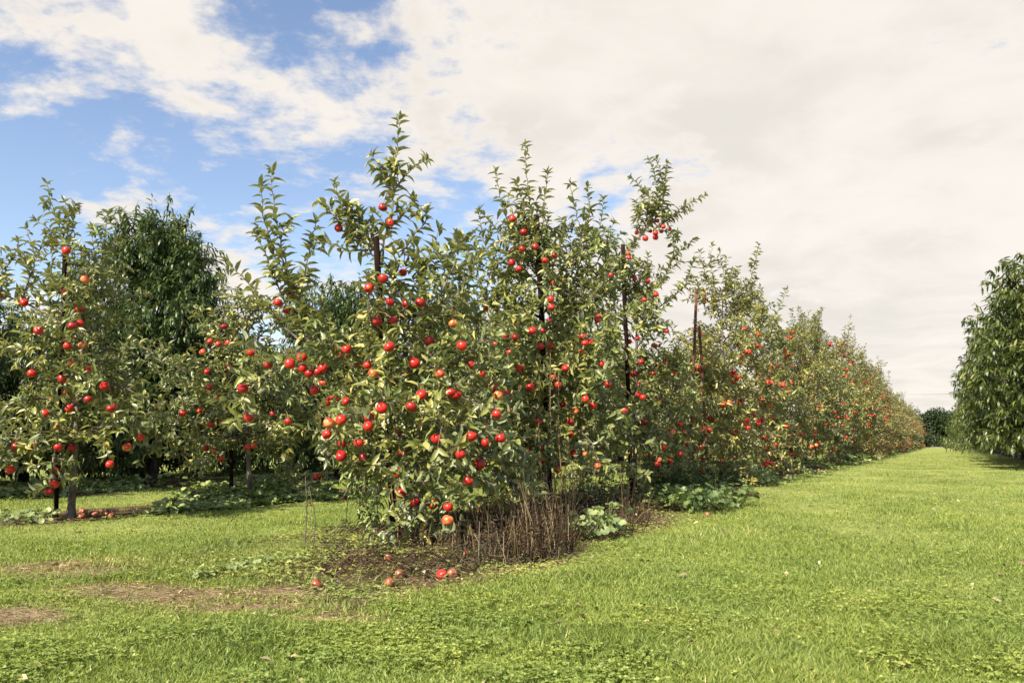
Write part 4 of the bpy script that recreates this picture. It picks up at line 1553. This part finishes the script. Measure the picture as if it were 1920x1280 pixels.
# thin bare stalks left of the near tree
for (xa, ya, xb, yb, lab) in ((571, 905, 571, 1030, 'thin bare weed stalk, left one of the twin stalks in the grass'), (578, 925, 587, 1034, 'thin bare weed stalk, right one of the twin stalks in the grass'),
                              (653, 925, 648, 992, 'lone short weed stalk between the twin stalks and the willowy weed')):
    gx, gy = gpt(xb, yb)
    tp = at(xa, ya, gy)
    path = smooth_path([np.array([0, 0, 0.0]), np.array([.004, .01, tp[2] * .5]), np.array([tp[0] - gx, 0.02, tp[2]])], .06)
    r_ = empty('weed_stalk', (gx, gy, float(gz(gx, gy))))
    V, Q, Tt = tubes([(path, np.linspace(.0055, .0025, len(path)))], 5)
    tw = [(path, np.linspace(.0055, .0025, len(path)))]
    for i in range(7):
        p = path[rng_.integers(2, len(path))]
        tw.append((np.array([p, p + np.array([rng_.normal(0, .02), rng_.normal(0, .02), .025])]), np.array([.002, .0012])))
    V, Q, Tt = tubes(tw, 5)
    obj('stem', mesh_np('stem', V, [Q, Tt], BARK), r_)
    tag(r_, lab, 'weed stalk', 'thin bare weed stalks')

# carpet of weeds: strips under the rows
S = Soup()
rng_ = np.random.default_rng(21)


def carpet(n, nr, tr_, hgt, size, tpl=LEAF_ROUND, dens=None):
    nn_ = rng_.uniform(*nr, n)
    tt_ = tr_[0] + (tr_[1] - tr_[0]) * rng_.random(n) ** 1.25
    x = RC * nn_ + RS * tt_
    y = -RS * nn_ + RC * tt_
    k_ = np.ones(n, bool) if dens is None else rng_.random(n) < dens(x, y, nn_, tt_)
    x, y, nn_ = x[k_], y[k_], nn_[k_]
    n = len(x)
    edge = np.clip(np.minimum(nn_ - nr[0], nr[1] - nn_) / (0.35 * (nr[1] - nr[0])), 0.25, 1)
    hump = 0.6 + 0.4 * np.sin(2.1 * x + 1.3 * y) * np.sin(1.7 * y - x)
    z = gz(x, y) + hgt * edge * hump * rng_.uniform(.25, 1, n)
    a = rng_.random(n) * 6.28
    D = np.stack([np.cos(a), np.sin(a), rng_.normal(-.1, .25, n)], 1)
    N = rng_.normal(0, .35, (n, 3)) + np.array([-.1, -.3, 1.0])
    L = size * rng_.uniform(.6, 1.25, n)
    V, F, R = leaves(np.stack([x, y, z], 1), D, N, L, L * (1 if tpl is LEAF_ROUND else .5), tpl, rng_, .12, rng_.beta(2, 2, n))
    S.add(V, F, R)


def clump(a, b, f1=1.3, f2=0.9, th=0.0):
    def f(x, y, n_, t_):
        return np.clip(0.55 + 0.9 * np.sin(f1 * x + a) * np.sin(f2 * y + b) - th, 0, 1)
    return f


carpet(13000, (-9.2, -7.45), (5.3, 9.4), .36, .09, dens=lambda x, y, n_, t_: np.clip((t_ - 5.9 - 1.0 * (-7.7 - n_)) / .6, 0.0, 1) * np.clip((9.2 - t_) / 0.6, 0, 1))
carpet(1200, (-8.9, -7.6), (9, 24), .12, .07, dens=clump(1, 2))
carpet(4000, (-12.2, -11.2), (3, 16), .30, .09, dens=clump(0, 1, th=-.2))
carpet(8000, (-4.6, -2.75), (10.5, 34), .42, .09, dens=clump(2, 0, 1.5, .8))
carpet(3600, (-4.9, -3.4), (9, 30), .30, .08, dens=clump(2, 3))
carpet(2600, (-3.5, -2.9), (30, 60), .35, .13, dens=clump(0, 0, 1.5, .8))
tag(obj('weeds', S.mesh('weeds', WEED_LEAF)), 'carpet of broad-leaved green weeds along the feet of the tree rows', 'weeds', kind='stuff')

# low small-leaved herbs on the bare strip at the front tree
S = Soup()
carpet(24000, (-4.7, -2.2), (3.3, 8.5), .07, .034, LEAF_LO, dens=clump(1, 1, 3.6, 3.9, .15))
tag(obj('herbs', S.mesh('herbs', HERB)), 'small green herbs sprouting on the bare strip under the closest apple tree', 'herbs', kind='stuff')

# dry stalks
S = Soup()
rng_ = np.random.default_rng(31)
lines = []
MAL = gpt(1112, 1010)
N = 1800
cnt = 0
while cnt < N:
    px_ = rng_.uniform(770, 1215)
    f = (px_ - 770) / 445
    yb = rng_.uniform(925, 1064 - 0.33 * max(0, px_ - 1000) - .15 * max(0, 900 - px_))
    x_, y_ = gpt(px_, yb)
    nn_, tt_ = to_nt(x_, y_)
    if not (-4.7 < nn_ < -2.12) or math.hypot(x_ - MAL[0] - .03, y_ - MAL[1] + .05) < .42 or 1075 < px_ < 1165 and yb > 972:
        continue
    cx_ = 0.25 + 0.9 * math.exp(-((px_ - 1010) / 130) ** 2)
    if rng_.random() > cx_:
        continue
    cnt += 1
    h_ = (.10 + .36 * rng_.random() ** 1.5) * (0.55 + 0.6 * math.exp(-((px_ - 1060) / 150) ** 2))
    if rng_.random() < .08:
        h_ *= 1.7
    z_ = float(gz(x_, y_))
    ln_ = rng_.normal(0, .16 if rng_.random() < .85 else .5, 2) * h_
    h_ *= .55 + .45 / (1 + abs(ln_[0]) * 4)
    h_ *= .8 + .3 * np.sin(3.1 * x_ + 1.7 * y_) ** 2
    lines.append((np.array([[x_, y_, z_ - .01], [x_ + ln_[0] * .4, y_ + ln_[1] * .4, z_ + h_ * .55], [x_ + ln_[0], y_ + ln_[1], z_ + h_]]), np.array([.003, .0024, .0012]) * rng_.uniform(.7, 1.3)))
for q in range(1500):       # fallen and tangled stems near the ground
    px_ = rng_.uniform(600, 1215)
    x_, y_ = gpt(px_, rng_.uniform(950, 1085 - 100 * max(0, (px_ - 850) / 365)))
    nn_, tt_ = to_nt(x_, y_)
    if not (-4.7 < nn_ < -2.2):
        continue
    z_ = float(gz(x_, y_))
    a_ = rng_.random() * 6.28
    l_ = rng_.uniform(.06, .32)
    e_ = rng_.uniform(0, .5)
    lines.append((np.array([[x_, y_, z_ + .005], [x_ + math.cos(a_) * l_ * .5, y_ + math.sin(a_) * l_ * .5, z_ + l_ * e_ * .8 + .01], [x_ + math.cos(a_ + .3) * l_, y_ + math.sin(a_ + .3) * l_, z_ + l_ * e_]]), np.array([.0028, .0024, .0012])))
S.tube(lines, 3, rng_, 0, 1)
P = []
for l in lines:
    for q in range(5):
        t_ = rng_.random() ** 0.8
        P.append(l[0][0] + (l[0][2] - l[0][0]) * t_)
P = np.array(P)
m_ = len(P)
a_ = rng_.random(m_) * 6.28
V, F, R = leaves(P, np.stack([np.cos(a_), np.sin(a_), rng_.uniform(-1.4, .5, m_)], 1), rng_.normal(0, 1, (m_, 3)), rng_.uniform(.015, .045, m_), rng_.uniform(.006, .014, m_), LEAF_LO, rng_, .4, rng_.beta(1.4, 2.6, m_))
S.add(V, F, R)
tag(obj('dry_stalks', S.mesh('dry_stalks', DRY)), 'dense stand of dead brown weed stalks under the front apple trees', 'dry stalks', kind='stuff')

# straw and dead leaves lying about
S = Soup()
N = 14000
nn_ = rng_.uniform(-4.9, -2.2, N)
tt_ = rng_.uniform(3.2, 12, N) ** 1.0
x_ = RC * nn_ + RS * tt_
y_ = -RS * nn_ + RC * tt_
ex = []
for (c, rx, ry) in _tan:
    m_ = int(900 * rx)
    ex.append(np.stack([c[0] + rng_.normal(0, rx * .7, m_), c[1] + rng_.normal(0, ry * 1.4, m_)], 1))
ex = np.concatenate(ex)
x_ = np.concatenate([x_, ex[:, 0]])
y_ = np.concatenate([y_, ex[:, 1]])
n = len(x_)
a_ = rng_.random(n) * 6.28
Ls = rng_.uniform(.02, .09, n)
V, F, R = leaves(np.stack([x_, y_, gz(x_, y_) + rng_.uniform(.004, .02, n)], 1), np.stack([np.cos(a_), np.sin(a_), rng_.normal(0, .12, n)], 1), rng_.normal(0, .3, (n, 3)) + np.array([0, 0, 1.0]), Ls, rng_.uniform(.002, .005, n), LEAF_LO, rng_, .1, rng_.random(n))
S.add(V, F, R)
tag(obj('straw', S.mesh('straw', STRAW)), 'loose straw and dead grass littering the bare ground', 'straw', kind='stuff')


# a few big pale stalks in the dry patch
def pale_stalk(xa, ya, xb, yb, lab, dd_=0.0):
    gx, gy = gpt(xb, yb)
    tp = at(xa, ya, gy + dd_)
    path = smooth_path([np.array([0, 0, 0.0]), np.array([(tp[0] - gx) * .2 + .012, 0.01, tp[2] * .25]), np.array([(tp[0] - gx) * .5 - .015, 0.01, tp[2] * .6]), np.array([tp[0] - gx, dd_, tp[2]])], .06)
    r_ = empty('dead_stalk', (gx, gy, float(gz(gx, gy))))
    V, Q, Tt = tubes([(path, np.linspace(.0075, .003, len(path)))], 5)
    S2 = Soup()
    S2.add(V, [Q, Tt], np.full(len(V), .9))
    m_ = 90
    ii = rng_.integers(len(path) // 2, len(path), m_)
    a_ = rng_.random(m_) * 6.28
    V, F, R = leaves(path[ii], np.stack([np.cos(a_), np.sin(a_), rng_.uniform(-.2, 1, m_)], 1), rng_.normal(0, 1, (m_, 3)), rng_.uniform(.01, .028, m_), rng_.uniform(.006, .012, m_), LEAF_LO, rng_, .4, rng_.uniform(.7, 1, m_))
    S2.add(V, F, R)
    obj('stem', S2.mesh('stem', DRY), r_)
    tag(r_, lab, 'dead stalk', 'tall dead seed stalks')


pale_stalk(1032, 660, 1040, 1000, 'tallest dead seed stalk, in front of the second apple tree of the main row')
pale_stalk(1048, 700, 1052, 985, 'shorter pale seed stalk right beside the tallest one', .1)
pale_stalk(1012, 690, 1014, 990, 'bushy headed seed stalk left beside the tallest one', .1)
pale_stalk(733, 880, 745, 1030, 'pale dead stalk leaning beside the black stake of the closest apple tree')
pale_stalk(685, 945, 706, 1010, 'short pale stalk leaning in the willowy weed')
pale_stalk(783, 950, 781, 1025, 'short pale stalk under the lowest apples of the closest tree')

# ------------------------------------------------------------------ fallen apples
FA = [apple_mesh('fallen_apple', A_OLD, seed=7), apple_mesh('fallen_apple', A_OLD, seed=8)]
FALL = [(593, 1097, .040, 'rotting fallen apple lying alone at the left end of the bare strip', 0), (728, 1049, .034, 'orange fallen apple among small herbs under the closest tree', 0),
        (749, 1076, .036, 'brownish fallen apple behind the half sunken one on the strip edge', 0), (730, 1090, .036, 'half sunken pale orange fallen apple on the grass edge', 0),
        (828, 1076, .038, 'bright red fallen apple, left of the touching pair at the grass edge', 1), (848, 1074, .038, 'pale pinkish fallen apple, right of the touching pair at the grass edge', 0),
        (871, 1045, .038, 'yellow-orange fallen apple in front of the dry stalks', 0), (1066, 1010, .034, 'brown fallen apple by the root of the mallow plant', 0),
        (1094, 975, .034, 'orange fallen apple between the dry stalks and the mallow plant', 0), (1341, 929, .036, 'upper fallen apple of the three at the dark weed clump', 0),
        (1352, 940, .036, 'right fallen apple of the three at the dark weed clump', 0), (1343, 943, .036, 'lower left fallen apple of the three at the dark weed clump', 0),
        (1327, 962, .036, 'pale yellow fallen apple out on the grass near the dark weed clump', 0), (1228, 925, .034, 'fallen apple in the brush under the third main-row apple tree', 0),
        (642, 929, .034, 'lone orange fallen apple on the bare strip of the left row', 0), (580, 943, .032, 'fallen apple at the end of the broad-leaved weeds of the left row', 0),
        ]
for (px_, py_, r_, lab, fresh) in FALL:
    x_, y_ = gpt(px_, py_ + 6)
    o = obj('fallen_apple', APPLES[0] if fresh else FA[int(rng_.integers(2))])
    r_ *= .88
    o.location = (x_, y_, float(gz(x_, y_)) + r_ * .6)
    o.scale = (r_, r_, r_ * .93)
    o.rotation_euler = (rng_.uniform(-1.4, 1.4), rng_.uniform(-1, 1), rng_.random() * 6)
    tag(o, lab, 'fallen apple', 'fallen apples')
SC = []
for q in range(13):
    SC.append((rng_.uniform(150, 215), rng_.uniform(962, 974), 'fallen apples by the first left-row trunk', 'fallen apple in the litter beside the first left-row trunk'))
SC.append((85, 973, 'fallen apples by the first left-row trunk', 'fallen apple in the litter beside the first left-row trunk'))
for q in range(16):
    SC.append((rng_.uniform(1395, 1500), 0, 'fallen apples beyond the blue-green weed mound', 'small fallen apple on bare soil beyond the blue-green weed mound'))
for q in range(16):
    SC.append((0, 0, 'fallen fruit under the right-hand peach row', 'fallen fruit on bare earth under the right-hand peach row'))
for (px_, py_, grp, lab) in SC:
    if 'mound' in lab:
        tt_ = rng_.uniform(13, 24)
        x_, y_ = row(rng_.uniform(-3.3, -2.85), tt_)
    elif 'peach' in lab:
        x_, y_ = row(rng_.uniform(2.1, 2.9), rng_.uniform(26, 44))
    else:
        x_, y_ = gpt(px_, py_)
    o = obj('fallen_apple', FA[int(rng_.integers(2))])
    r_ = rng_.uniform(.03, .038)
    o.location = (x_, y_, float(gz(x_, y_)) + r_ * .7)
    o.scale = (r_, r_, r_ * .93)
    o.rotation_euler = (rng_.uniform(-1.4, 1.4), rng_.uniform(-1, 1), rng_.random() * 6)
    tag(o, lab, 'fallen apple', grp)

# yellowed leaves dropped on the lawn
rng_ = np.random.default_rng(77)
N = 420
dd = 2.2 + 14 * rng_.random(N) ** 1.6
xx = dd * rng_.uniform(-.75, .75, N)
a_ = rng_.random(N) * 6.28
Ls = rng_.uniform(.025, .06, N)
S = Soup()
V, F, Rn = leaves(np.stack([xx, dd, gz(xx, dd) + rng_.uniform(.012, .035, N)], 1), np.stack([np.cos(a_), np.sin(a_), rng_.normal(0, .3, N)], 1), rng_.normal(0, .5, (N, 3)) + np.array([0, 0, 1.0]), Ls, Ls * .5, LEAF_HI, rng_, .5, rng_.random(N))
S.add(V, F, Rn)
tag(obj('fallen_leaves', S.mesh('fallen_leaves', STRAW)), 'small yellowed leaves dropped here and there on the lawn', 'leaves', kind='stuff')
